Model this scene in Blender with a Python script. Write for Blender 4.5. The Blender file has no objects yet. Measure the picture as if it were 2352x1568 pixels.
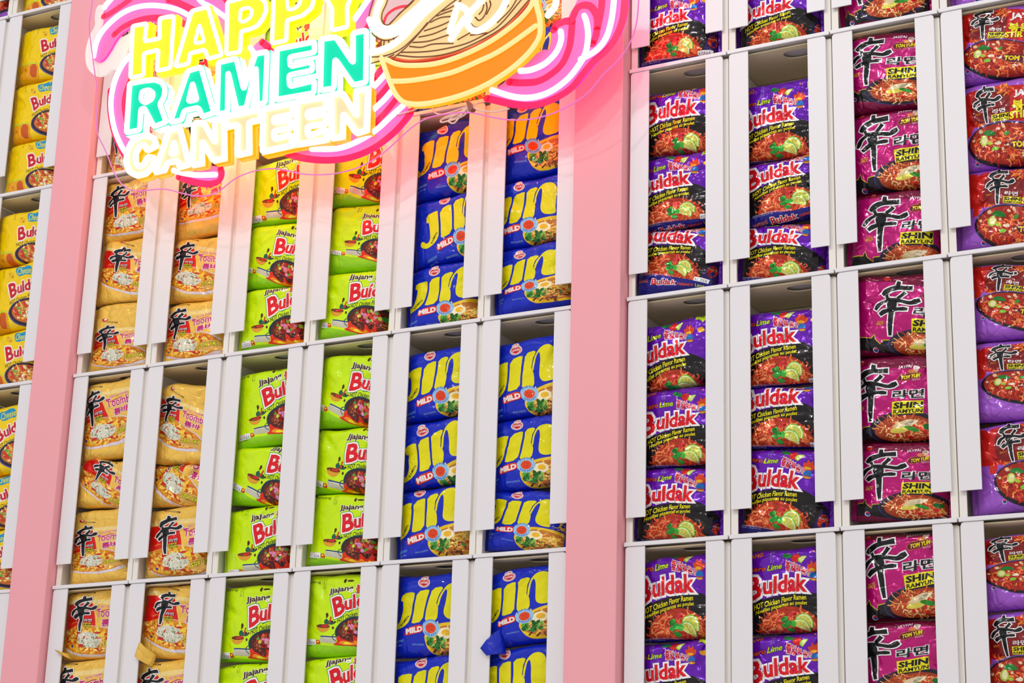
import bpy, bmesh, math, random
import numpy as np
from mathutils import Vector, Matrix
from mathutils.geometry import tessellate_polygon

sc = bpy.context.scene
C = sc.collection

# ---------------------------------------------------------------- camera
CAM = {'f': 4507.875391170171, 'R': [[0.8805277, 0.0286542, -0.4731279], [0.1155158, 0.9551026, 0.272828], [0.4597033, -0.2948864, 0.8376842]], 'C': [2.213635948977124, -0.9130037331428023, 2.4785987735222825]}
Z0 = 2.463                      # height of the second shelf line above the floor, metres
cd = bpy.data.cameras.new('camera'); cam = bpy.data.objects.new('camera', cd); C.objects.link(cam)
cd.sensor_width = 36.0; cd.lens = CAM['f'] / 2352 * 36.0; cd.clip_start = 0.05
_B = np.array([[1, 0, 0], [0, 0, -1], [0, 1, 0]], float)
_R = _B @ np.array(CAM['R']).T
_loc = _B @ np.array(CAM['C']) + np.array([0, 0, Z0])
M = Matrix([list(_R[i]) + [float(_loc[i])] for i in range(3)] + [[0, 0, 0, 1]])
cam.matrix_world = M
sc.camera = cam

# ---------------------------------------------------------------- world, lamps, exposure
w = bpy.data.worlds.new('shop_light'); sc.world = w; w.use_nodes = True
bg = w.node_tree.nodes['Background']; bg.inputs[0].default_value = (1.0, 0.98, 0.995, 1); bg.inputs[1].default_value = 0.66
sc.view_settings.view_transform = 'Standard'; sc.view_settings.look = 'None'
sc.view_settings.exposure = 0.07; sc.view_settings.gamma = 1.0; sc.view_settings.use_curve_mapping = False

def lamp(name, loc, target, size, power, col=(1, 1, 1), sy=None):
    l = bpy.data.lights.new(name, 'AREA'); l.energy = power; l.size = size; l.color = col
    if sy: l.shape = 'RECTANGLE'; l.size_y = sy
    o = bpy.data.objects.new(name, l); C.objects.link(o); o.location = loc
    d = Vector(target) - Vector(loc); o.rotation_euler = d.to_track_quat('-Z', 'Y').to_euler()
    return o
lamp('ceiling_light', (0.2, -2.6, 4.3), (0.7, 0, 2.2), 0.14, 14, (1, .98, .96))
lamp('ceiling_light', (2.0, -2.2, 4.3), (1.2, 0, 2.2), 0.14, 8, (1, .98, .96))
lamp('ceiling_light', (1.1, -3.6, 4.2), (0.9, 0, 2.2), 0.12, 11, (1, .98, .97))
lamp('ceiling_light', (3.3, -3.0, 4.2), (1.2, 0, 2.2), 0.12, 5, (1, .98, .97))

EXTRA = [(5, -2, 0, [(84.6, -47.16), (85.45, -50.96), (83.17, -51.3), (82.05, -50.19)]), (0, -2, 0, [(3.91, -47.5), (4.57, -48.38), (2.58, -47.16), (2.37, -46.94)]), (1, -2, 1, [(22.04, -48.41), (21.37, -50.31), (18.93, -48.69), (19.73, -46.36)])]
PACKS = [
 ('toomba', 0, 0, 3, 0, 8.58, 30.62, 5.45, 0.889, 7.75, 4.01, 5.39, -6.06),
 ('toomba', 0, 0, 3, 1, 9.85, 18.63, -14.11, 0.738, 7.88, -4.01, 5.86, -6.01),
 ('toomba', 0, 0, 3, 2, 8.95, 5.26, -2.01, 0.693, 7.86, -2.01, 7.34, -4.61),
 ('toomba', 0, -1, 3, 0, 7.85, -7.04, 8.57, 0.963, 7.74, 4.01, 6.05, -7.88),
 ('toomba', 0, -1, 3, 1, 9.97, -19.54, -28.65, 0.6, 7.88, -4.01, 4.61, -3.79),
 ('toomba', 0, -1, 3, 2, 8.15, -29.79, 1.56, 0.759, 7.78, 1.56, 6.53, -6.34),
 ('toomba', 0, -2, 2, 0, 9.27, -42.52, -0.08, 0.923, 7.67, -0.08, 5.72, -6.01),
 ('toomba', 0, -2, 2, 1, 7.43, -54.12, 4.0, 0.97, 7.53, 4.0, 5.63, -3.17),
 ('toomba', 1, 0, 3, 0, 24.63, 29.95, 9.82, 0.807, 23.85, 4.01, 4.76, -7.41),
 ('toomba', 1, 0, 3, 1, 24.04, 17.17, -10.9, 0.81, 23.68, -4.01, 5.34, -6.22),
 ('toomba', 1, 0, 3, 2, 24.15, 5.73, 1.08, 0.851, 23.77, 1.08, 5.23, -5.37),
 ('toomba', 1, -1, 3, 0, 23.16, -10.03, -20.86, 0.739, 23.38, -4.01, 6.54, -7.24),
 ('toomba', 1, -1, 3, 1, 25.19, -18.57, -28.25, 0.982, 23.79, -4.01, 1.26, -5.79),
 ('toomba', 1, -1, 3, 2, 25.72, -30.43, 1.23, 0.978, 23.73, 1.23, 6.07, -5.38),
 ('toomba', 1, -2, 2, 0, 26.18, -42.74, -7.56, 0.867, 23.82, -4.01, 5.56, -6.32),
 ('toomba', 1, -2, 2, 1, 24.42, -54.85, 3.0, 0.97, 23.71, 3.0, 5.7, -2.98),
 ('jja', 2, 0, 3, 0, 40.31, 28.74, -0.7, 1.092, 39.53, -0.7, 5.1, -6.4),
 ('jja', 2, 0, 3, 1, 40.27, 17.04, -23.58, 0.883, 39.58, -4.01, 5.31, -5.78),
 ('jja', 2, 0, 3, 2, 39.85, 6.61, -0.94, 1.011, 39.54, -0.94, 4.63, -5.88),
 ('jja', 2, -1, 3, 0, 40.35, -8.67, 6.34, 1.007, 39.8, 4.01, 5.81, -7.03),
 ('jja', 2, -1, 3, 1, 41.7, -19.98, -25.24, 0.978, 39.89, -4.01, 4.22, -5.43),
 ('jja', 2, -1, 3, 2, 40.29, -31.11, 1.55, 0.98, 39.57, 1.55, 5.68, -5.3),
 ('jja', 2, -2, 2, 0, 40.29, -44.38, -2.91, 1.014, 39.76, -2.91, 6.08, -5.96),
 ('jja', 2, -2, 2, 1, 41.27, -55.7, 3.0, 0.97, 39.7, 3.0, 5.4, -3.84),
 ('jja', 3, 0, 3, 0, 57.76, 29.63, -16.41, 1.07, 55.85, -4.01, 4.53, -6.36),
 ('jja', 3, 0, 3, 1, 57.27, 17.93, -13.97, 0.791, 55.7, -4.01, 5.33, -6.18),
 ('jja', 3, 0, 3, 2, 55.75, 6.81, -12.88, 0.978, 55.44, -4.01, 4.93, -6.3),
 ('jja', 3, -1, 3, 0, 56.55, -8.03, -23.11, 0.962, 55.82, -4.01, 5.79, -6.16),
 ('jja', 3, -1, 3, 1, 56.61, -19.6, -16.17, 0.976, 55.63, -4.01, 5.39, -5.12),
 ('jja', 3, -1, 3, 2, 56.46, -30.56, -7.34, 0.897, 55.61, -4.01, 5.82, -5.56),
 ('jja', 3, -2, 2, 0, 55.98, -43.45, -0.82, 0.913, 55.77, -0.82, 6.06, -6.66),
 ('jja', 3, -2, 2, 1, 56.33, -54.56, 4.0, 0.97, 55.79, 4.0, 4.51, -4.67),
 ('jin', 4, 0, 3, 0, 72.79, 28.34, 4.44, 1.026, 71.68, 4.01, 6.46, -6.09),
 ('jin', 4, 0, 3, 1, 74.42, 16.69, 14.26, 1.039, 71.95, 4.01, 5.55, -5.85),
 ('jin', 4, 0, 3, 2, 72.36, 5.11, 3.46, 0.907, 71.69, 3.46, 5.69, -4.72),
 ('jin', 4, -1, 3, 0, 72.24, -8.9, 7.12, 0.961, 71.72, 4.01, 5.74, -5.41),
 ('jin', 4, -1, 3, 1, 72.34, -20.78, 14.67, 1.019, 71.59, 4.01, 6.42, -4.23),
 ('jin', 4, -1, 3, 2, 71.65, -30.38, 8.86, 0.953, 71.71, 4.01, 5.36, -5.76),
 ('jin', 4, -2, 2, 0, 72.39, -44.59, 0.58, 0.985, 71.74, 0.58, 6.36, -6.19),
 ('jin', 4, -2, 2, 1, 72.73, -56.46, 2.0, 0.97, 71.87, 2.0, 5.7, -3.88),
 ('jin', 5, 0, 3, 0, 87.09, 29.81, 2.86, 0.949, 87.61, 2.86, 5.86, -7.03),
 ('jin', 5, 0, 3, 1, 86.8, 16.74, 2.76, 0.93, 87.39, 2.76, 6.01, -5.12),
 ('jin', 5, 0, 3, 2, 87.35, 6.41, 5.26, 0.73, 87.49, 4.01, 5.19, -5.37),
 ('jin', 5, -1, 3, 0, 87.57, -10.15, 7.5, 1.019, 87.46, 4.01, 6.9, -5.41),
 ('jin', 5, -1, 3, 1, 87.49, -21.37, 2.95, 0.877, 87.44, 2.95, 5.77, -5.49),
 ('jin', 5, -1, 3, 2, 87.34, -31.36, -9.94, 0.725, 87.4, -4.01, 4.48, -4.54),
 ('jin', 5, -2, 2, 0, 87.76, -43.81, 10.33, 0.858, 87.53, 4.01, 5.34, -5.94),
 ('jin', 5, -2, 2, 1, 87.16, -55.71, 6.0, 0.97, 87.53, 4.01, 5.92, -4.41),
 ('hab', 10, 1, 1, 0, 110.39, 43.87, -0.77, 0.963, 111.59, -0.77, 7.17, -6.52),
 ('hab', 10, 0, 3, 0, 111.6, 28.59, -3.18, 1.07, 111.97, -3.18, 4.36, -6.1),
 ('hab', 10, 0, 3, 1, 110.54, 17.28, 0.25, 0.958, 111.71, 0.25, 5.21, -6.61),
 ('hab', 10, 0, 3, 2, 111.12, 8.55, -13.72, 0.901, 111.79, -4.01, 2.15, -8.03),
 ('hab', 10, -1, 3, 0, 110.01, -9.25, 5.44, 1.057, 111.82, 4.01, 5.75, -4.56),
 ('hab', 10, -1, 3, 1, 111.7, -19.59, -0.29, 0.967, 111.93, -0.29, 5.79, -5.88),
 ('hab', 10, -1, 3, 2, 111.15, -30.34, -4.73, 0.979, 111.79, -4.01, 4.85, -5.66),
 ('hab', 10, -2, 2, 0, 111.3, -43.52, 1.26, 1.11, 111.87, 1.26, 5.21, -6.66),
 ('hab', 10, -2, 2, 1, 110.34, -55.35, 5.0, 0.97, 111.79, 4.01, 5.14, -5.49),
 ('hab', 11, 1, 1, 0, 126.97, 42.25, 0.76, 0.912, 127.69, 0.76, 6.29, -5.24),
 ('hab', 11, 0, 3, 0, 126.92, 24.85, -0.39, 0.988, 127.96, -0.39, 6.55, -5.87),
 ('hab', 11, 0, 3, 1, 127.97, 16.02, 3.68, 0.909, 127.83, 3.68, 2.96, -7.06),
 ('hab', 11, 0, 3, 2, 127.3, 5.97, -10.19, 0.889, 127.95, -4.01, 2.97, -5.45),
 ('hab', 11, -1, 3, 0, 126.71, -9.16, 0.55, 0.988, 127.89, 0.55, 5.11, -6.13),
 ('hab', 11, -1, 3, 1, 127.05, -17.82, -3.63, 1.022, 127.69, -3.63, 2.53, -6.52),
 ('hab', 11, -1, 3, 2, 127.08, -29.65, -10.62, 1.009, 127.92, -4.01, 5.26, -6.52),
 ('hab', 11, -2, 2, 0, 127.71, -44.26, -0.34, 0.989, 127.89, -0.34, 6.11, -5.66),
 ('hab', 11, -2, 2, 1, 127.98, -55.35, 3.0, 0.97, 128.0, 3.0, 5.41, -5.31),
 ('tom', 12, 1, 1, 0, 144.23, 43.2, 3.0, 0.97, 143.86, 3.0, 5.77, -6.2),
 ('tom', 12, 0, 3, 0, 145.15, 29.57, -9.96, 0.893, 144.01, -4.01, 6.13, -6.14),
 ('tom', 12, 0, 3, 1, 145.8, 17.06, -3.12, 1.068, 144.13, -3.12, 6.34, -5.72),
 ('tom', 12, 0, 3, 2, 146.43, 4.48, -10.11, 0.975, 144.36, -4.01, 6.83, -3.76),
 ('tom', 12, -1, 3, 0, 147.68, -8.35, -14.15, 0.936, 144.13, -4.01, 7.51, -4.39),
 ('tom', 12, -1, 3, 1, 144.42, -19.64, -8.17, 0.97, 144.12, -4.01, 6.88, -5.2),
 ('tom', 12, -1, 3, 2, 145.32, -30.82, -7.2, 0.837, 144.3, -4.01, 5.94, -4.88),
 ('tom', 12, -2, 2, 0, 145.4, -43.22, 0.13, 1.006, 144.32, 0.13, 5.95, -5.72),
 ('tom', 12, -2, 2, 1, 143.98, -54.32, 0.26, 0.857, 143.93, 0.26, 5.38, -5.67),
 ('stir', 13, 1, 1, 0, 162.24, 42.96, 3.0, 0.97, 160.18, 3.0, 5.13, -6.43),
 ('stir', 13, 0, 3, 0, 161.41, 30.57, -7.03, 0.843, 160.2, -4.01, 5.75, -5.6),
 ('stir', 13, 0, 3, 1, 161.64, 18.2, 0.06, 1.003, 160.3, 0.06, 6.83, -6.04),
 ('stir', 13, 0, 3, 2, 162.37, 5.84, -6.24, 0.948, 160.1, -4.01, 6.26, -5.28),
 ('stir', 13, -1, 3, 0, 162.0, -6.55, -10.91, 0.711, 160.3, -4.01, 5.02, -5.87),
 ('stir', 13, -1, 3, 1, 161.99, -17.08, -2.32, 0.646, 160.31, -2.32, 4.67, -6.47),
 ('stir', 13, -1, 3, 2, 162.95, -29.32, 2.64, 0.925, 160.33, 2.64, 5.88, -6.2),
 ('stir', 13, -2, 2, 0, 161.14, -42.3, 3.05, 0.6, 160.01, 3.05, 3.87, -6.05),
 ('stir', 13, -2, 2, 1, 161.0, -54.68, 1.15, 0.95, 160.26, 1.15, 6.25, -4.03),
 ('cheese', -1, 2, 1, 0, -17.0, 77.6, 4.0, 0.97, -17.0, 4.0, 9.75, -4.22),
 ('cheese', -1, 1, 3, 0, -15.46, 64.45, -0.3, 1.011, -16.69, -0.3, 5.86, -5.35),
 ('cheese', -1, 1, 3, 1, -16.2, 52.74, 5.07, 1.076, -16.72, 4.01, 6.41, -5.46),
 ('cheese', -1, 1, 3, 2, -15.73, 41.45, 1.52, 1.032, -16.56, 1.52, 5.81, -4.73),
 ('cheese', -1, 0, 3, 0, -15.86, 27.15, -1.59, 1.065, -16.75, -1.59, 6.35, -3.95),
 ('cheese', -1, 0, 3, 1, -16.45, 16.49, 6.93, 1.153, -16.66, 4.01, 6.73, -5.78),
 ('cheese', -1, 0, 3, 2, -15.79, 4.67, 2.88, 1.084, -16.68, 2.88, 6.03, -4.61),
 ('cheese', -1, -1, 3, 0, -15.72, -10.08, 17.04, 1.114, -16.74, 4.01, 6.93, -5.9),
 ('cheese', -1, -1, 3, 1, -15.01, -21.37, 14.5, 1.053, -16.66, 4.01, 5.37, -3.98),
 ('cheese', -1, -1, 3, 2, -14.53, -31.32, 13.48, 0.974, -16.7, 4.01, 5.93, -5.14),
 ('stir', -2, 2, 1, 0, -30.93, 81.73, 3.0, 0.97, -32.73, 3.0, 6.32, -7.86),
 ('toomba', 0, 1, 3, 0, 7.56, 64.82, -1.8, 0.95, 7.56, -1.1, 5.6, -5.6),
 ('toomba', 0, 1, 3, 1, 7.56, 53.62, 2.5, 0.95, 7.56, 1.5, 5.6, -5.6),
 ('toomba', 0, 1, 3, 2, 7.56, 42.42, 5.0, 0.95, 7.56, 3.0, 5.6, -5.6),
 ('toomba', 1, 1, 3, 0, 23.56, 64.82, -1.7, 0.95, 23.56, -1.0, 5.6, -5.6),
 ('toomba', 1, 1, 3, 1, 23.56, 53.62, -2.6, 0.95, 23.56, -1.6, 5.6, -5.6),
 ('toomba', 1, 1, 3, 2, 23.56, 42.42, 4.9, 0.95, 23.56, 2.9, 5.6, -5.6),
 ('jja', 2, 1, 3, 0, 39.56, 64.82, 1.3, 0.95, 39.56, 0.8, 5.6, -5.6),
 ('jja', 2, 1, 3, 1, 39.56, 53.62, 0.2, 0.95, 39.56, 0.1, 5.6, -5.6),
 ('jja', 2, 1, 3, 2, 39.56, 42.42, -1.1, 0.95, 39.56, -0.7, 5.6, -5.6),
 ('jja', 3, 1, 3, 0, 55.56, 64.82, 1.8, 0.95, 55.56, 1.1, 5.6, -5.6),
 ('jja', 3, 1, 3, 1, 55.56, 53.62, 3.6, 0.95, 55.56, 2.2, 5.6, -5.6),
 ('jja', 3, 1, 3, 2, 55.56, 42.42, 0.6, 0.95, 55.56, 0.4, 5.6, -5.6),
 ('jin', 4, 1, 3, 0, 71.56, 64.82, 0.4, 0.95, 71.56, 0.2, 5.6, -5.6),
 ('jin', 4, 1, 3, 1, 71.56, 53.62, -2.6, 0.95, 71.56, -1.5, 5.6, -5.6),
 ('jin', 4, 1, 3, 2, 71.56, 42.42, 4.3, 0.95, 71.56, 2.6, 5.6, -5.6),
 ('jin', 5, 1, 3, 0, 87.56, 64.82, -2.7, 0.95, 87.56, -1.6, 5.6, -5.6),
 ('jin', 5, 1, 3, 1, 87.56, 53.62, 0.9, 0.95, 87.56, 0.6, 5.6, -5.6),
 ('jin', 5, 1, 3, 2, 87.56, 42.42, 3.7, 0.95, 87.56, 2.2, 5.6, -5.6),
]
SIGN = {
 'sheet': [(4.15, 315.95), (4.31, 310.39), (3.97, 307.51), (5.42, 301.78), (6.61, 297.4), (7.74, 293.49), (7.88, 286.56), (10.49, 282.88), (12.91, 278.1), (14.77, 275.66), (17.25, 274.08), (20.04, 273.71), (24.14, 273.51), (28.35, 271.75), (31.99, 270.71), (35.05, 270.82), (36.7, 271.85), (38.76, 273.02), (42.16, 273.59), (45.58, 273.47), (48.6, 272.59), (51.61, 271.41), (55.81, 270.57), (59.9, 270.4), (63.89, 271.05), (67.0, 272.49), (69.67, 274.43), (71.95, 275.99), (73.87, 276.81), (76.19, 277.12), (80.83, 276.77), (83.53, 275.99), (86.22, 274.85), (89.24, 273.87), (92.95, 273.34), (96.6, 273.66), (99.47, 274.53), (101.96, 275.68), (103.58, 277.26), (104.77, 278.64), (106.52, 279.7), (108.41, 281.64), (109.64, 284.2), (110.18, 287.06), (110.33, 292.37)],
 'wire': [[(81.24, 278.07), (80.66, 277.31), (79.31, 276.55), (77.01, 276.1), (76.45, 276.49), (77.36, 276.9), (80.04, 277.28), (81.4, 277.75)], [(81.4, 277.9), (80.07, 276.7), (78.89, 275.61), (77.94, 276.07), (78.53, 276.69), (80.81, 277.43), (81.71, 277.69)], [(74.95, 278.73), (75.37, 278.0), (76.48, 277.5), (78.49, 277.57), (81.24, 277.93)], [(81.94, 277.65), (83.88, 276.71), (86.17, 276.15), (88.42, 276.23)], [(81.24, 278.07), (79.29, 276.98), (76.68, 276.59), (76.86, 276.12), (80.08, 276.4), (81.87, 277.52), (82.69, 278.09)], [(66.64, 278.87), (70.61, 279.02), (72.95, 279.47)]],
 'clip': [(81.11, 278.74), (81.66, 278.57), (82.47, 277.19), (82.0, 276.83), (81.73, 276.94)],
 'letters': [('y', [(14.72, 304.68), (17.76, 304.55), (17.61, 301.19), (20.91, 301.08), (20.52, 304.92), (23.53, 304.72), (23.79, 295.04), (20.96, 295.04), (20.84, 298.97), (17.71, 298.91), (18.07, 294.8), (15.27, 294.84)], None), ('y', [(27.32, 304.86), (30.67, 304.89), (34.43, 295.26), (31.56, 295.16), (30.84, 296.96), (27.72, 296.97), (27.56, 295.04), (24.76, 295.1)], [(29.2, 301.97), (30.5, 298.5), (28.47, 298.6)]), ('y', [(34.76, 304.93), (39.12, 305.04), (41.38, 304.39), (42.62, 303.16), (42.91, 301.74), (42.33, 300.28), (41.28, 299.15), (39.63, 298.86), (38.04, 298.87), (38.19, 295.11), (35.34, 295.21)], [(37.61, 302.95), (39.2, 303.01), (40.06, 302.19), (39.72, 300.99), (38.35, 300.48), (37.61, 300.87)]), ('y', [(44.17, 304.58), (48.34, 304.62), (51.43, 303.47), (52.38, 302.0), (52.0, 300.2), (50.28, 299.15), (47.21, 298.94), (47.39, 295.29), (44.55, 295.32)], [(46.79, 303.37), (48.6, 303.38), (49.7, 302.5), (49.6, 301.5), (48.71, 300.75), (47.33, 300.8)]), ('y', [(53.08, 304.21), (55.63, 304.12), (57.08, 301.3), (58.34, 303.83), (60.68, 303.78), (58.92, 298.72), (59.22, 295.26), (56.22, 295.26), (56.05, 299.1)], None), ('t', [(15.26, 293.76), (17.9, 293.72), (20.7, 293.45), (22.32, 292.54), (23.06, 291.27), (22.98, 289.83), (22.18, 288.66), (23.91, 285.12), (21.37, 284.72), (18.91, 288.53), (18.23, 288.46), (18.32, 284.67), (15.55, 284.64)], [(18.02, 291.83), (19.64, 291.85), (20.65, 291.0), (20.45, 289.91), (18.97, 289.38), (17.96, 290.24)]), ('t', [(27.58, 293.72), (30.27, 293.91), (33.77, 284.97), (31.4, 284.7), (30.42, 286.52), (27.55, 286.5), (27.08, 284.86), (24.72, 284.89)], [(28.78, 291.37), (30.07, 287.97), (28.13, 288.01)]), ('t', [(33.85, 294.0), (37.48, 294.07), (39.48, 288.11), (41.34, 294.09), (43.7, 294.0), (43.99, 284.86), (42.45, 284.76), (41.63, 291.6), (40.29, 284.62), (38.37, 284.75), (35.99, 291.84), (36.54, 284.54), (34.43, 284.54)], None), ('t', [(45.65, 294.09), (52.98, 293.92), (53.11, 292.0), (48.29, 292.13), (48.55, 290.42), (52.7, 290.43), (52.94, 288.85), (48.4, 288.91), (48.69, 286.85), (53.46, 286.99), (53.49, 284.77), (46.09, 284.99)], None), ('t', [(54.38, 294.1), (57.09, 293.9), (60.73, 288.61), (60.39, 293.93), (62.92, 293.88), (63.34, 284.75), (60.97, 284.74), (57.22, 290.0), (57.3, 284.86), (54.75, 285.0)], None), ('c', [(22.27, 281.09), (21.68, 282.44), (20.22, 283.35), (18.53, 283.39), (16.91, 282.75), (16.1, 281.05), (16.08, 279.09), (16.96, 277.37), (18.68, 276.31), (20.49, 276.4), (21.89, 277.46), (22.11, 278.98), (20.56, 279.37), (20.0, 278.17), (19.05, 277.81), (18.11, 278.75), (17.93, 280.48), (18.7, 281.78), (19.62, 281.75), (20.36, 280.58)], None), ('c', [(24.6, 283.49), (26.85, 283.48), (29.45, 276.57), (27.54, 276.38), (26.97, 277.63), (24.89, 277.6), (24.41, 276.39), (22.46, 276.33)], [(25.86, 281.31), (26.62, 278.98), (25.43, 278.93)]), ('c', [(29.8, 283.73), (31.74, 283.64), (34.46, 279.55), (34.11, 283.47), (35.85, 283.54), (36.63, 276.37), (34.45, 276.36), (31.75, 280.28), (32.13, 276.25), (30.21, 276.31)], None), ('c', [(36.34, 283.8), (43.04, 283.88), (43.36, 281.98), (41.04, 281.94), (41.57, 276.57), (39.24, 276.52), (38.78, 281.96), (36.6, 281.89)], None), ('c', [(43.74, 283.76), (49.4, 283.72), (49.69, 281.78), (46.03, 281.81), (46.09, 281.04), (49.2, 280.86), (49.44, 279.43), (46.21, 279.51), (46.32, 278.1), (49.67, 278.26), (49.95, 276.34), (44.21, 276.21)], None), ('c', [(50.38, 283.8), (55.8, 283.66), (56.08, 281.61), (52.48, 281.64), (52.7, 280.6), (56.0, 280.75), (56.25, 278.96), (52.66, 279.11), (52.92, 277.44), (56.32, 277.95), (56.58, 276.17), (50.79, 276.32)], None), ('c', [(56.89, 283.83), (59.09, 283.67), (61.94, 279.29), (61.54, 283.58), (63.84, 283.52), (63.99, 276.46), (62.12, 276.3), (59.45, 280.12), (59.57, 276.14), (57.53, 276.25)], None)],
 'pink': [([(6.41, 314.17), (6.39, 310.96), (6.1, 309.34), (6.65, 307.87), (5.32, 305.97), (4.63, 303.6), (4.45, 301.8), (5.37, 300.62), (6.95, 300.31), (8.49, 301.99), (9.77, 304.22), (11.47, 305.36), (14.73, 306.0), (18.42, 305.89), (22.39, 304.56), (27.27, 301.74), (30.16, 300.02), (34.82, 298.1), (34.82, 302.26), (37.94, 303.2), (37.53, 308.13)], [[(5.27, 301.47), (5.64, 304.06), (6.94, 306.22), (9.99, 308.26), (13.26, 309.06), (16.51, 308.86), (19.9, 307.97), (23.6, 306.35), (27.06, 303.9)], [(6.63, 310.57), (7.23, 311.28), (9.36, 313.01)], [(26.58, 308.91), (28.24, 306.91), (30.47, 305.45), (34.37, 302.28)]], [[(9.11, 305.02), (11.1, 306.1), (14.56, 306.7), (18.38, 306.31), (22.35, 304.98), (27.22, 302.24)], [(6.31, 309.12), (7.65, 309.34), (10.88, 310.66), (13.15, 311.85)], [(20.52, 309.24), (22.97, 308.05), (27.57, 305.26)], [(32.17, 307.68), (36.2, 302.77)]]), ([(14.36, 300.72), (12.79, 299.47), (11.28, 297.64), (9.98, 295.68), (9.45, 293.57), (9.54, 291.11), (10.55, 287.29), (12.26, 283.85), (14.65, 280.1), (15.81, 278.79), (17.52, 280.08), (17.18, 283.31), (15.35, 284.75), (14.3, 286.61), (13.22, 290.43), (13.12, 293.04), (13.99, 295.39), (15.39, 298.14)], [[(14.28, 300.57), (12.2, 298.77), (11.0, 296.71), (10.33, 294.22), (10.32, 290.97), (11.56, 286.7), (13.47, 283.16), (15.32, 280.78)]], [[(9.46, 294.39), (9.74, 291.08), (10.84, 287.24), (12.44, 283.98), (14.91, 280.21)], [(15.24, 297.76), (13.8, 295.43), (12.94, 292.91), (13.03, 290.47), (14.3, 286.61), (15.55, 284.55)]]), ([(24.94, 277.25), (25.81, 275.79), (28.19, 274.31), (30.49, 273.47), (32.76, 272.87), (34.15, 273.02), (34.96, 273.73), (35.22, 274.75), (34.96, 275.72), (33.41, 276.28), (29.62, 277.08)], [[(25.08, 276.76), (27.33, 275.84), (30.35, 275.03), (33.93, 274.51)]], [[(26.0, 275.6), (28.17, 274.55), (30.47, 273.71), (32.73, 273.18), (34.54, 273.49), (34.86, 274.81), (34.51, 275.79)]]), ([(47.03, 276.54), (48.03, 275.69), (51.41, 274.21), (55.96, 273.06), (60.15, 272.78), (64.22, 273.63), (67.94, 275.61), (70.21, 277.63), (71.47, 279.16), (69.75, 280.21), (68.46, 282.08), (67.08, 285.25), (65.71, 288.15), (63.7, 287.79), (63.1, 284.15), (63.06, 278.19), (57.06, 276.28)], [[(52.8, 275.76), (57.56, 275.01), (61.2, 275.48), (64.75, 276.85), (67.29, 278.6), (69.6, 280.17)], [(63.82, 280.28), (66.14, 281.93), (67.52, 283.23)], [(63.59, 284.2), (64.98, 285.29), (66.36, 286.59)]], [[(47.93, 275.85), (51.39, 274.51), (55.94, 273.43), (60.12, 273.23), (64.19, 274.07), (67.6, 275.89), (69.73, 277.71), (70.92, 279.11)], [(64.27, 278.19), (66.56, 280.21), (68.38, 282.1)], [(64.04, 282.02), (65.72, 283.65), (67.25, 285.15)], [(63.65, 285.84), (65.02, 287.53), (65.91, 288.86)]]), ([(84.1, 278.98), (85.96, 277.69), (89.23, 276.44), (91.62, 275.92), (94.79, 275.9), (97.83, 276.81), (100.12, 278.21), (101.95, 280.25), (102.86, 281.34), (104.35, 282.25), (106.18, 284.0), (107.63, 287.03), (107.95, 289.67), (108.05, 292.87), (100.5, 294.55), (99.25, 291.26), (98.32, 290.23), (98.19, 289.53), (97.23, 289.66), (95.98, 289.27), (95.2, 288.21), (95.26, 285.88), (94.85, 284.59), (94.09, 285.18), (91.16, 283.82), (87.51, 280.93)], [[(97.07, 287.24), (97.17, 285.85), (96.41, 283.99), (94.61, 282.49), (92.26, 281.87), (90.32, 282.04)], [(85.51, 279.8), (89.18, 278.02), (92.4, 277.27), (95.48, 277.61), (98.29, 279.06), (100.06, 280.84), (101.32, 282.86), (101.7, 285.63), (101.36, 288.0), (100.98, 289.01)], [(100.54, 281.95), (103.12, 282.92), (104.67, 284.59), (105.49, 287.13), (105.87, 290.12), (105.97, 292.97)]], [[(98.79, 288.75), (98.63, 286.27), (98.31, 284.32), (97.27, 282.1), (95.4, 280.69), (93.06, 279.93), (90.15, 280.27), (88.26, 280.78)], [(84.41, 278.78), (89.22, 276.87), (92.43, 276.13), (95.51, 276.4), (98.68, 277.64), (100.8, 279.77), (102.36, 281.3), (104.2, 282.49), (105.89, 284.27), (107.13, 287.14), (107.45, 289.78), (107.55, 292.62)], [(95.65, 287.97), (96.22, 288.72), (97.69, 288.99), (98.64, 288.93), (99.7, 290.87), (101.67, 290.67), (102.94, 288.59), (102.85, 285.75), (102.3, 284.3)], [(103.8, 293.46), (103.64, 289.88), (102.98, 286.44)]]), ([(39.95, 297.21), (41.75, 297.63), (43.84, 295.47), (43.73, 294.62), (42.34, 294.67), (41.14, 294.44), (39.07, 296.12)], [[(39.15, 296.26), (40.34, 294.6)]], [[(41.09, 297.13), (42.98, 295.33)]]), ([(59.11, 295.59), (59.98, 297.72), (62.13, 300.35), (64.5, 302.16), (65.84, 300.32), (63.25, 295.49), (61.66, 294.6)], [[(59.67, 297.24), (61.83, 299.95), (62.9, 301.35)]], [[(61.47, 294.94), (62.85, 296.65)]])],
 'blob': [(3.91, 312.17), (3.71, 309.67), (4.1, 308.07), (2.77, 306.08), (2.33, 303.23), (2.84, 300.63), (4.22, 298.86), (5.88, 297.87), (7.8, 297.99), (8.84, 298.94), (10.05, 298.37), (11.48, 299.24), (11.83, 302.14), (14.03, 303.75), (12.91, 305.22), (9.68, 304.24), (7.01, 306.46), (6.41, 309.94), (5.91, 311.74)],
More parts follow.
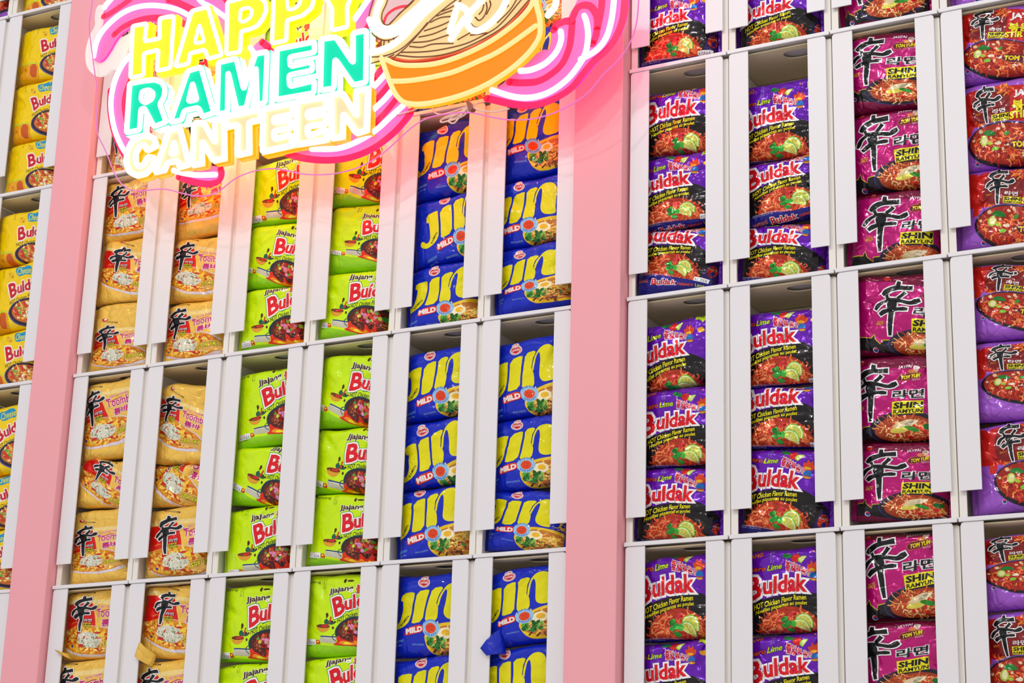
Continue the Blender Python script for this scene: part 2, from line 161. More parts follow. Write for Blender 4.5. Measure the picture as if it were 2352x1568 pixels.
 'bowl': [(65.68, 288.76), (66.54, 286.41), (67.64, 283.8), (68.64, 281.75), (69.99, 280.17), (71.7, 279.34), (74.0, 278.91), (76.81, 278.82), (81.04, 279.12), (85.05, 280.03), (89.06, 281.71), (92.21, 283.76), (93.86, 285.59), (94.41, 287.14), (94.27, 289.49), (93.69, 291.8), (93.32, 294.3), (92.79, 294.42), (92.68, 292.97), (91.97, 291.58), (89.62, 289.74), (85.6, 287.71), (80.74, 286.34), (75.78, 285.93), (71.1, 286.48), (68.58, 287.21), (66.84, 288.23)],
 'bowltubes': [[(66.85, 288.08), (68.59, 287.05), (71.11, 286.26), (75.79, 285.63), (80.75, 286.12), (85.61, 287.49), (89.63, 289.51), (91.98, 291.44), (92.83, 292.94), (93.09, 294.35)], [(67.94, 284.19), (70.92, 283.69), (75.19, 283.46), (79.31, 283.61), (83.43, 284.49), (86.22, 285.17), (88.91, 286.23), (93.33, 288.45)], [(65.85, 288.57), (66.7, 286.38), (67.81, 283.77), (68.79, 281.87), (70.14, 280.36), (71.76, 279.62), (73.99, 279.2), (76.8, 279.12), (81.03, 279.42), (85.04, 280.32), (89.05, 282.0), (91.98, 283.95), (93.56, 285.72), (94.11, 287.2), (93.97, 289.55), (93.39, 291.87), (93.09, 294.35)]],
 'noodle': [(63.69, 301.95), (63.6, 299.26), (62.81, 297.35), (62.65, 295.92), (63.34, 293.86), (65.15, 292.2), (64.99, 290.79), (63.53, 290.7), (63.27, 289.54), (63.75, 288.31), (65.7, 288.3), (66.85, 288.08), (68.59, 287.05), (71.1, 286.33), (75.79, 285.78), (80.75, 286.19), (85.61, 287.56), (89.63, 289.59), (91.98, 291.44), (92.81, 293.68), (92.76, 295.53)],
 'hole': [(66.2, 299.52), (65.84, 298.23), (65.19, 296.86), (65.18, 295.63), (65.67, 294.78), (66.48, 294.47), (67.46, 295.15), (68.56, 296.14), (70.24, 297.14), (71.61, 298.34)],
 'redarc': [(65.5, 295.15), (65.95, 296.29), (67.07, 297.01), (68.5, 297.25), (69.66, 297.13)],
 'ntubes': [[(63.04, 295.94), (63.87, 294.27), (65.41, 292.93), (67.61, 292.48), (69.87, 293.15), (71.8, 294.51), (73.87, 295.96), (75.64, 297.47)], [(65.32, 299.71), (64.41, 297.57), (64.21, 295.97), (65.03, 294.44), (66.53, 293.58), (68.26, 293.76), (70.34, 295.09), (72.56, 296.51), (74.06, 297.81)], [(63.68, 290.09), (65.57, 290.12), (67.71, 290.63), (69.93, 291.93), (71.16, 293.16), (73.21, 294.88), (75.27, 296.2), (76.79, 297.08)], [(78.39, 289.39), (80.36, 292.03), (82.1, 293.66), (84.37, 295.57)], [(78.05, 290.79), (78.66, 292.79), (79.02, 294.05)], [(79.26, 295.07), (80.84, 293.93), (81.52, 292.45), (81.22, 291.32), (82.38, 290.02), (83.89, 289.97), (85.64, 290.92), (87.22, 292.44), (88.23, 294.59)], [(95.3, 289.93), (96.45, 291.14), (96.7, 293.2)]],
 'nlines': [[(68.23, 288.91), (72.14, 287.79), (76.39, 287.27), (80.55, 287.63), (85.7, 289.07), (88.63, 290.69), (91.91, 293.66)], [(68.93, 289.24), (72.81, 288.52), (76.35, 288.21), (80.52, 288.29), (83.52, 288.99), (86.75, 290.3), (90.55, 293.96)], [(70.61, 289.91), (72.77, 289.33), (74.89, 289.44), (78.55, 288.82)], [(71.15, 290.47), (74.15, 290.12), (77.64, 290.47)], [(72.26, 291.18), (74.8, 291.19), (77.73, 291.79)], [(73.21, 292.06), (76.16, 292.38), (78.38, 292.92)], [(74.28, 293.31), (76.09, 293.73), (78.77, 293.43)], [(75.37, 294.16), (77.19, 294.44), (79.14, 294.56)], [(76.33, 294.76), (78.14, 295.18), (79.64, 295.93)], [(66.84, 287.98), (70.04, 289.89), (72.77, 292.28), (74.68, 293.9), (77.14, 295.39), (78.79, 296.24)], [(62.68, 295.88), (63.32, 293.84), (64.71, 292.46), (66.2, 291.82), (67.92, 291.94), (69.89, 292.75), (71.55, 293.88)], [(63.53, 300.1), (62.8, 297.64), (62.67, 296.02)], [(66.2, 299.52), (65.84, 298.23), (65.19, 296.86), (65.18, 295.63), (65.67, 294.78), (66.48, 294.47), (67.46, 295.15), (68.56, 296.14), (70.24, 297.14), (71.61, 298.34)], [(63.72, 289.41), (66.35, 289.15), (69.19, 289.79), (71.95, 291.65), (73.71, 293.3)], [(63.71, 288.33), (65.66, 288.48), (67.8, 289.0)], [(64.17, 294.21), (65.83, 293.18), (67.86, 293.17), (69.83, 293.98)], [(66.76, 294.62), (68.85, 296.22), (70.78, 297.71)], [(82.42, 292.4), (83.14, 291.71), (83.95, 292.21), (84.45, 293.42), (84.27, 294.52)], [(83.1, 292.78), (83.63, 293.33), (83.87, 294.21)], [(81.63, 291.5), (82.49, 290.66), (83.87, 290.5)], [(81.71, 289.5), (82.96, 289.37), (84.6, 289.3)], [(65.31, 292.07), (65.37, 290.57)], [(65.91, 291.81), (65.83, 290.61)], [(66.71, 291.71), (66.9, 290.93)], [(67.64, 291.86), (67.81, 291.28)], [(84.95, 294.64), (85.12, 293.81), (84.48, 292.49)], [(79.51, 289.16), (81.7, 289.9)], [(89.87, 294.11), (88.58, 292.28), (86.46, 290.62)], [(88.28, 293.13), (86.7, 291.62), (85.23, 290.88)]],
 'nred': [(67.26, 288.37), (70.18, 287.25), (73.61, 286.77), (77.81, 286.72), (81.94, 287.21), (85.72, 288.54), (88.66, 289.9), (92.32, 293.31)],
}
KIND = {
 'jin': dict(a=(0.01109, 0.00048, -0.00057, -0.00955), x0=-3.6, vt=100, vb=1470, um=800),
 'jja': dict(a=(0.0092, 0.00051, -0.00067, -0.00787), x0=-1.9, vt=5, vb=1510, um=850),
 'hab': dict(a=(0.00955, -0.00011, -0.00055, -0.00908), x0=0.4, vt=95, vb=1450, um=700),
 'tom': dict(a=(0.00941, -0.00027, -0.00057, -0.00922), x0=-1.6, vt=140, vb=1420, um=750),
 'stir': dict(a=(0.00878, -0.00041, -0.00159, -0.00945), x0=-1.2, vt=150, vb=1480, um=700),
 'toomba': dict(a=(0.01065, 0.00084, -0.00074, -0.00869), x0=0.2, vt=60, vb=1560, um=450),
 'cheese': dict(a=(0.03149, 0.00346, -0.00601, -0.02637), x0=-6.3, vt=200, vb=640, um=320),
}
H_ROW = 36.517
PIL = 8.412

rnd = random.Random(11)

def srgb(c):
    return tuple(((v / 255) / 12.92 if v <= 10.31 else ((v / 255 + .055) / 1.055) ** 2.4) for v in c)

# ---------------------------------------------------------------- materials
def mat(name, col, rough=.5, spec=.5, emit=0, ecol=None, bump=0, bscale=30, coat=0):
    m = bpy.data.materials.new(name); m.use_nodes = True; nt = m.node_tree; b = nt.nodes['Principled BSDF']
    c = srgb(col) + (1,); b.inputs['Base Color'].default_value = c
    b.inputs['Roughness'].default_value = rough; b.inputs['Specular IOR Level'].default_value = spec
    b.inputs['Coat Weight'].default_value = coat
    if emit:
        b.inputs['Emission Color'].default_value = (srgb(ecol) if ecol else c[:3]) + (1,); b.inputs['Emission Strength'].default_value = emit
    if bump:
        tc = nt.nodes.new('ShaderNodeTexCoord'); n = nt.nodes.new('ShaderNodeTexNoise'); bp = nt.nodes.new('ShaderNodeBump')
        n.inputs['Scale'].default_value = bscale; n.inputs['Detail'].default_value = 3
        bp.inputs['Strength'].default_value = bump; bp.inputs['Distance'].default_value = .002
        nt.links.new(tc.outputs['Object'], n.inputs['Vector']); nt.links.new(n.outputs['Fac'], bp.inputs['Height']); nt.links.new(bp.outputs[0], b.inputs['Normal'])
    return m

def print_mat(name, rough, metal, wr=.5, emit=0.0, coat=0.0, dim=1.0):
    """printed film or acrylic: colour comes from the print, creases from noise"""
    m = bpy.data.materials.new(name); m.use_nodes = True; nt = m.node_tree; b = nt.nodes['Principled BSDF']
    a = nt.nodes.new('ShaderNodeAttribute'); a.attribute_name = 'print'
    if dim < 1:      # translucent acrylic: only part of the light is scattered back
        dm = nt.nodes.new('ShaderNodeVectorMath'); dm.operation = 'SCALE'; dm.inputs['Scale'].default_value = dim
        nt.links.new(a.outputs['Color'], dm.inputs[0]); nt.links.new(dm.outputs[0], b.inputs['Base Color'])
    else: nt.links.new(a.outputs['Color'], b.inputs['Base Color'])
    b.inputs['Roughness'].default_value = rough; b.inputs['Metallic'].default_value = metal
    b.inputs['Coat Weight'].default_value = coat; b.inputs['Coat Roughness'].default_value = .07; b.inputs['Specular IOR Level'].default_value = .2
    if emit:
        nt.links.new(a.outputs['Color'], b.inputs['Emission Color']); b.inputs['Emission Strength'].default_value = emit
    if wr:
        tc = nt.nodes.new('ShaderNodeTexCoord')
        n1 = nt.nodes.new('ShaderNodeTexNoise'); n1.inputs['Scale'].default_value = 22; n1.inputs['Detail'].default_value = 2; n1.inputs['Distortion'].default_value = 1.2
        v = nt.nodes.new('ShaderNodeTexVoronoi'); v.feature = 'DISTANCE_TO_EDGE'; v.inputs['Scale'].default_value = 30
        mp = nt.nodes.new('ShaderNodeVectorMath'); mp.operation = 'ADD'
        n2 = nt.nodes.new('ShaderNodeTexNoise'); n2.inputs['Scale'].default_value = 14
        sc_ = nt.nodes.new('ShaderNodeVectorMath'); sc_.operation = 'SCALE'; sc_.inputs['Scale'].default_value = .12
        nt.links.new(tc.outputs['Object'], n1.inputs['Vector']); nt.links.new(tc.outputs['Object'], n2.inputs['Vector'])
        nt.links.new(n2.outputs['Color'], sc_.inputs[0]); nt.links.new(tc.outputs['Object'], mp.inputs[0]); nt.links.new(sc_.outputs[0], mp.inputs[1])
        nt.links.new(mp.outputs[0], v.inputs['Vector'])
        mr = nt.nodes.new('ShaderNodeMapRange'); mr.inputs['From Max'].default_value = .12
        nt.links.new(v.outputs['Distance'], mr.inputs['Value'])
        ad = nt.nodes.new('ShaderNodeMath'); ad.operation = 'MULTIPLY_ADD'; ad.inputs[1].default_value = .16
        nt.links.new(mr.outputs[0], ad.inputs[0]); nt.links.new(n1.outputs['Fac'], ad.inputs[2])
        bp = nt.nodes.new('ShaderNodeBump'); bp.inputs['Strength'].default_value = wr; bp.inputs['Distance'].default_value = .006
        nt.links.new(ad.outputs[0], bp.inputs['Height']); nt.links.new(bp.outputs[0], b.inputs['Normal'])
        if coat: nt.links.new(bp.outputs[0], b.inputs['Coat Normal'])
    return m

M_FLANGE = mat('white_acrylic', (234, 231, 233), .35, .4)
M_BIN = mat('bounce_tinted_acrylic', (248, 232, 190), .45, .4)  # white acrylic inside the bins, with warm bounced light put into its colour
M_SIDE = mat('warm_white_acrylic', (240, 235, 226), .45, .4)
M_PINK = mat('pink_paint', (246, 170, 178), .6, .3, bump=.08, bscale=60)
M_WALL = mat('cream_wall', (225, 214, 190), .8)
M_FLOOR = mat('pale_floor', (215, 208, 205), .5)

# ---------------------------------------------------------------- mesh helpers
def mesh_obj(name, verts, faces, m, parent=None, smooth=False):
    me = bpy.data.meshes.new(name); me.from_pydata([tuple(v) for v in verts], [], faces); me.update()
    bm = bmesh.new(); bm.from_mesh(me); bmesh.ops.recalc_face_normals(bm, faces=bm.faces); bm.to_mesh(me); bm.free()
    me.materials.append(m)
    if smooth: me.polygons.foreach_set('use_smooth', [True] * len(me.polygons))
    o = bpy.data.objects.new(name, me); C.objects.link(o)
    if parent: o.parent = parent
    return o

def box(x0, x1, y0, y1, z0, z1):
    v = [(x, y, z) for x in (x0, x1) for y in (y0, y1) for z in (z0, z1)]
    f = [(0, 1, 3, 2), (4, 6, 7, 5), (0, 4, 5, 1), (2, 3, 7, 6), (0, 2, 6, 4), (1, 5, 7, 3)]
    return v, f

def box_obj(name, b, m, parent=None, bev=0):
    o = mesh_obj(name, *box(*b), m, parent)
    if bev:
        bm = bmesh.new(); bm.from_mesh(o.data); bmesh.ops.bevel(bm, geom=bm.edges[:], offset=bev, segments=2, affect='EDGES', profile=.5); bm.to_mesh(o.data); bm.free()
    return o

def tess(pts, holes=()):
    loops = [[Vector((p[0], p[1], 0)) for p in pts]] + [[Vector((p[0], p[1], 0)) for p in h] for h in holes]
    flat = [p for l in loops for p in l]
    return [(p.x, p.y) for p in flat], [tuple(t) for t in tessellate_polygon(loops)]

def smooth_closed(pts, n=3, keep=False):
    """Chaikin corner rounding"""
    p = [tuple(q) for q in pts]
    for _ in range(n):
        q = []
        L = len(p)
        for i in range(L):
            a, b = p[i], p[(i + 1) % L]
            q += [(a[0] * .75 + b[0] * .25, a[1] * .75 + b[1] * .25), (a[0] * .25 + b[0] * .75, a[1] * .25 + b[1] * .75)]
        p = q
    return p

def catmull(pts, n=6, closed=False):
    P = [np.array(p, float) for p in pts]; out = []
    L = len(P); rng = range(L if closed else L - 1)
    for i in rng:
        p0 = P[i - 1] if (closed or i > 0) else P[i] * 2 - P[i + 1]
        p1 = P[i]; p2 = P[(i + 1) % L]
        p3 = P[(i + 2) % L] if (closed or i + 2 < L) else P[i + 1] * 2 - P[i]
        for k in range(n):
            t = k / n
            out.append(.5 * ((2 * p1) + (-p0 + p2) * t + (2 * p0 - 5 * p1 + 4 * p2 - p3) * t * t + (-p0 + 3 * p1 - 3 * p2 + p3) * t ** 3))
    if not closed: out.append(P[-1])
    return out

# ---------------------------------------------------------------- setting: wall, pillars, floor
def struct(o):
    o['kind'] = 'structure'; return o
struct(box_obj('wall_back', (-1.2, 3.0, .135, .20, 0, 4.4), M_WALL))
struct(box_obj('floor', (-1.5, 4.5, -5.0, .20, -.05, 0), M_FLOOR))
PILW = PIL / 100
struct(box_obj('trim_1', (-PILW + .004, -.0015, -.017, .134, 0.002, 4.4), M_PINK, bev=.002))
struct(box_obj('trim_2', (.96 + .0015, .96 + PILW - .0015, -.021, .134, 0.002, 4.4), M_PINK, bev=.002))

# ---------------------------------------------------------------- dispenser bins
W = .16; HR = H_ROW / 100
def bin_x(col):
    if col < 0: return -PILW + col * W + W * 0
    if col >= 10: return .96 + PILW + (col - 10) * W
    return col * W
BW = .1586; DEP = .118; TH = .0022; INS = .0034
def tag(o, label=None, cat=None, group=None):
    if label: o['label'] = label
    if cat: o['category'] = cat
    if group: o['group'] = group
    return o

def make_bin():
    r = bpy.data.objects.new('dispenser_bin', None); C.objects.link(r); r.empty_display_size = .03
    # shelf with its front edge turned down into a small lip
    prof = [(-.0040, .0030), (DEP, .0030), (DEP, .0002), (-.0018, .0002), (-.0018, -.0030), (-.0040, -.0030)]
    V = [(x, y, z) for x in (.0004, BW - .0004) for y, z in prof]; n = len(prof)
    F = [tuple(range(n)), tuple(range(2 * n - 1, n - 1, -1))] + [(i, (i + 1) % n, (i + 1) % n + n, i + n) for i in range(n)]
    o = mesh_obj('shelf', V, F, M_FLANGE, r)
    bm = bmesh.new(); bm.from_mesh(o.data); bmesh.ops.bevel(bm, geom=bm.edges[:], offset=.0005, segments=2, affect='EDGES'); bm.to_mesh(o.data); bm.free()
    # side walls, returned inwards behind the flanges
    for s in (0, 1):
        prof = [(0, .0045), (.0100, .0045), (.0100, .0067), (TH, .0067), (TH, DEP), (0, DEP)]
        if s: prof = [(BW - x, y) for x, y in prof]
        V = [(x, y, z) for z in (.0032, HR - .0064) for x, y in prof]; n = 6
        F = [tuple(range(n)), tuple(range(2 * n - 1, n - 1, -1))] + [(i, (i + 1) % n, (i + 1) % n + n, i + n) for i in range(n)]
        mesh_obj('side_wall', V, F, M_SIDE, r)
    box_obj('back_panel', (.004, BW - .004, DEP - .003, DEP - .0006, .0034, HR - .0066), M_BIN, r)
    # top with a finger slot
    hx0, hx1, hy0, hy1 = .076, .120, .018, .046
    hole = smooth_closed([(hx0, hy0), (hx1, hy0), (hx1, hy1), (hx0, hy1)], 2)
    outer = [(.0026, .0072), (BW - .0026, .0072), (BW - .0026, DEP - .004), (.0026, DEP - .004)]
    v2, tr = tess(outer, [hole]); n = len(v2); zt = HR - .0062
    V = [(a, b, zt) for a, b in v2] + [(a, b, zt + .002) for a, b in v2]
    F = [t for t in tr] + [tuple(i + n for i in reversed(t)) for t in tr]
    for a, b in ((0, 4), (4, n)):
        for i in range(a, b):
            j = a + (i + 1 - a) % (b - a); F.append((i, j, j + n, i + n))
    mesh_obj('top_panel', V, F, M_BIN, r)
    # front flanges with a rounded outer top corner; the right one ends lower down than the left
    def flange(x0, x1, zb, side):
        zt = HR - .0034; rr = .004
        if side: pts = [(x0, zb), (x1, zb), (x1, zt - rr), (x1 - rr * .3, zt - rr * .3), (x1 - rr, zt), (x0, zt)]
        else: pts = [(x0, zb), (x1, zb), (x1, zt), (x0 + rr, zt), (x0 + rr * .3, zt - rr * .3), (x0, zt - rr)]
        n = len(pts); V = [(a, -TH, b) for a, b in pts] + [(a, 0.0, b) for a, b in pts]
        F = [tuple(range(n)), tuple(range(2 * n - 1, n - 1, -1))] + [(i, (i + 1) % n, (i + 1) % n + n, i + n) for i in range(n)]
        # short web that carries the flange off the side wall
        xa, xb = (x0 + .0006, x0 + .0036) if side == 0 else (x1 - .0036, x1 - .0006)
        bv, bf = box(xa, xb, 0.0, .0044, zb + .001, zt - .004); q = len(V); V += bv; F += [tuple(i + q for i in f) for f in bf]
        o = mesh_obj('front_flange', V, F, M_FLANGE, r)
    flange(.0024, .0324, .0385, 0)
    flange(.1248, .1522, .0392, 1)
    return r

def copy_tree(o, parent=None):
    c = o.copy(); C.objects.link(c); c.parent = parent
    for ch in o.children: copy_tree(ch, c)
    return c

COLNAME = {-2: 'the outermost left column', -1: 'the yellow-packet column', 0: 'the left gold column', 1: 'the right gold column', 2: 'the left lime-green column',
           3: 'the right lime-green column', 4: 'the left blue column', 5: 'the right blue column', 10: 'the left purple column', 11: 'the right purple column',
           12: 'the magenta column', 13: 'the red-and-violet column'}
def rowname(col, row):
    if col < 0: return {2: 'cut by the top edge', 1: 'first full row', 0: 'second full row', -1: 'third full row', -2: 'bottom row'}[row]
    if col < 10: return {1: 'behind the neon sign', 0: 'first row below the sign', -1: 'second row below the sign', -2: 'bottom row'}[row]
    return {1: 'cut by the top edge', 0: 'first full row', -1: 'second full row', -2: 'bottom row'}[row]
bins = [(-2, 2), (-2, 1)] + [(-1, r) for r in (2, 1, 0, -1, -2)] + [(c, r) for c in range(6) for r in (1, 0, -1, -2)] + [(c, r) for c in (10, 11, 12, 13) for r in (1, 0, -1, -2)]
proto = make_bin()
for i, (c, r) in enumerate(bins):
    o = proto if i == 0 else copy_tree(proto)
    o.location = (bin_x(c) + .0007, 0, Z0 + r * HR)
    tag(o, 'white open-front dispenser bin in %s, %s' % (COLNAME[c].replace('the ', '', 1), rowname(c, r)), 'bin', 'white dispenser bins on the wall')

# ================================================================= printed packets
WP = 12.6
_txt_cache = {}
def text_mesh(s, bold):
    key = (s, bold)
    if key in _txt_cache: return _txt_cache[key]
    cu = bpy.data.curves.new('lettering', 'FONT'); cu.body = s; cu.size = 1; cu.offset = bold; cu.resolution_u = 2; cu.fill_mode = 'FRONT'
    o = bpy.data.objects.new('lettering', cu); C.objects.link(o)
    dg = bpy.context.evaluated_depsgraph_get(); dg.update()
    me = bpy.data.meshes.new_from_object(o.evaluated_get(dg))
    v = np.empty(len(me.vertices) * 3); me.vertices.foreach_get('co', v); v = v.reshape(-1, 3)[:, :2].copy()
    me.calc_loop_triangles()
    t = np.empty(len(me.loop_triangles) * 3, int); me.loop_triangles.foreach_get('vertices', t)
    bpy.data.objects.remove(o); bpy.data.curves.remove(cu); bpy.data.meshes.remove(me)
    _txt_cache[key] = (v, t.reshape(-1, 3)); return _txt_cache[key]

class Sheet:
    """a flat print: polygons in print units, mapped to centimetres on the packet"""
    def __init__(s, kind, base):
        K = KIND[kind]; s.k = K; s.kind = kind; s.base = srgb(base); s.V = []; s.F = []; s.Cc = []; s.L = []; s.n = 0; s.layer = 1
        s.rng = random.Random(kind)
    def cm(s, uv):
        a = s.k['a']; uv = np.asarray(uv, float).reshape(-1, 2)
        yb = a[2] * s.k['um'] + a[3] * s.k['vb']
        return np.stack([a[0] * uv[:, 0] + a[1] * uv[:, 1] + s.k['x0'], a[2] * uv[:, 0] + a[3] * uv[:, 1] - yb], 1)
    def hp(s): return float(s.cm([(s.k['um'], s.k['vt'])])[0, 1])
    def add(s, v, f, col, up=True):
        s.V.append(s.cm(v)); 
        for t in f: s.F.append(tuple(int(i) + s.n for i in t)); s.Cc.append(srgb(col)); s.L.append(s.layer)
        s.n += len(v)
    def up(s): s.layer += 1
    def poly(s, pts, col, rnd_=0):
        if rnd_: pts = smooth_closed(pts, rnd_)
        v, t = tess(pts); s.add(v, t, col)
    def ell(s, cx, cy, rx, ry, col, n=20, a0=0, a1=360, rot=0, wob=0):
        pts = []
        for i in range(n):
            t = math.radians(a0 + (a1 - a0) * i / (n if a1 - a0 >= 360 else n - 1)); k = 1 + (s.rng.uniform(-wob, wob) if wob else 0)
            x, y = math.cos(t) * rx * k, math.sin(t) * ry * k; r = math.radians(rot)
            pts.append((cx + x * math.cos(r) - y * math.sin(r), cy + x * math.sin(r) + y * math.cos(r)))
        s.poly(pts, col)
    def line(s, pts, w, col, sm=0, taper=None):
        if sm: pts = catmull(pts, sm)
        P = np.array(pts, float); n = len(P); d = np.gradient(P, axis=0); d /= (np.linalg.norm(d, axis=1)[:, None] + 1e-9)
        ws = np.full(n, w / 2.0) if taper is None else np.interp(np.linspace(0, 1, n), np.linspace(0, 1, len(taper)), taper) / 2
        nn = np.stack([-d[:, 1], d[:, 0]], 1) * ws[:, None]
        v = np.concatenate([P + nn, P - nn]); f = []
        for i in range(n - 1): f += [(i, i + 1, i + 1 + n), (i, i + 1 + n, i + n)]
        s.add(v, f, col)
    def text(s, t, p0, p1, h0, col, h1=None, bulge=0, lean=0, bold=.012, outline=(), up=None, sizes=None):
        """text whose box runs along p0..p1 (bottom edge) with heights h0..h1"""
        h1 = h0 if h1 is None else h1
        v0, _ = text_mesh(t, bold); lo, hi = v0.min(0), v0.max(0)
        p0 = np.array(p0, float); p1 = np.array(p1, float)
        for off, cc in list(outline) + [(0, col)]:
            v, f = text_mesh(t, round(bold + off, 4))
            tt = (v[:, 0] - lo[0]) / (hi[0] - lo[0]); hh = (v[:, 1] - lo[1]) / (hi[1] - lo[1])
            b = p0[None] + (p1 - p0)[None] * tt[:, None]; b[:, 1] -= bulge * 4 * tt * (1 - tt)
            if up is None:
                U = np.stack([np.full(len(tt), 0.) + (h0 + (h1 - h0) * tt) * lean, -(h0 + (h1 - h0) * tt)], 1)
            else: U = np.array(up, float)[None] * (1 + ((h1 / h0) - 1) * tt)[:, None]
            s.add(b + U * hh[:, None], f, cc); s.up()
    def noodles(s, cx, cy, rx, ry, cols, n, w, a0=0, a1=360, amp=1.0, ln=90):
        for i in range(n):
            t = math.radians(s.rng.uniform(a0, a1)); r = math.sqrt(s.rng.random()) * .93
            x, y = cx + math.cos(t) * rx * r, cy + math.sin(t) * ry * r
            a = s.rng.uniform(0, 6.28); pts = [(x, y)]; ph = s.rng.uniform(0, 6.28); st = ln / 7
            curl = s.rng.uniform(-.35, .35)
            for k in range(7):
                a += curl + .75 * amp * math.sin(ph + k * 1.5)
                x += math.cos(a) * st; y += math.sin(a) * st; pts.append((x, y))
            s.line(pts, w * s.rng.uniform(.7, 1.15), s.rng.choice(cols))
            if i % 12 == 11: s.up()
        s.up()
    def bits(s, cx, cy, rx, ry, cols, n, r0, r1, sq=5, a0=0, a1=360):
        for i in range(n):
            t = math.radians(s.rng.uniform(a0, a1)); r = math.sqrt(s.rng.random())
            q = s.rng.uniform(r0, r1)
            s.ell(cx + math.cos(t) * rx * r, cy + math.sin(t) * ry * r, q, q * s.rng.uniform(.5, 1), s.rng.choice(cols), n=sq, rot=s.rng.uniform(0, 180), wob=.2)
            if i % 15 == 14: s.up()
        s.up()
    def shin(s, T, kx, ky, sh=0.0, fat=1.0):
        """the brush-written spicy character, black with a white edge"""
        st = [([(430, 205), (428, 250), (440, 310)], [50, 62, 60]), ([(238, 455), (275, 400), (340, 345), (430, 305), (540, 285), (655, 268)], [50, 80, 78, 66, 62, 74]),
              ([(570, 355), (540, 400), (480, 470)], [60, 52, 46]), ([(300, 440), (320, 480), (345, 530)], [46, 40, 60]),
              ([(190, 715), (215, 640), (262, 580), (330, 530)], [40, 62, 50, 40]), ([(330, 510), (430, 500), (560, 505), (680, 515), (760, 480), (815, 445)], [50, 60, 50, 56, 82, 56]),
              ([(430, 500), (425, 580), (440, 690)], [100, 150, 90]), ([(275, 775), (320, 720), (390, 680), (450, 655)], [56, 74, 56, 50]), ([(440, 655), (540, 635), (610, 625), (675, 622)], [60, 50, 60, 40]),
              ([(440, 660), (458, 800), (475, 950), (498, 1090)], [80, 72, 62, 40])]
        def m(p): return (T[0] + (p[0] - 430) * kx + sh * (p[1] - 205), T[1] + (p[1] - 205) * ky)
        k = (kx + ky) / 2 * fat
        for ex, c in ((34, (240, 238, 235)), (0, (22, 22, 26))):
            for pts, ws in st:
                q = [m(p) for p in pts]
                if ex:   # lengthen the strokes so that the white edge closes round the tips
                    a = np.array(q[0]); b = np.array(q[1]); d = (a - b) / np.linalg.norm(a - b) * ex * k * .5; q[0] = tuple(a + d)
                    a = np.array(q[-1]); b = np.array(q[-2]); d = (a - b) / np.linalg.norm(a - b) * ex * k * .5; q[-1] = tuple(a + d)
                s.line(q, 0, c, sm=4, taper=[(x + ex) * k for x in ws])
            s.up()

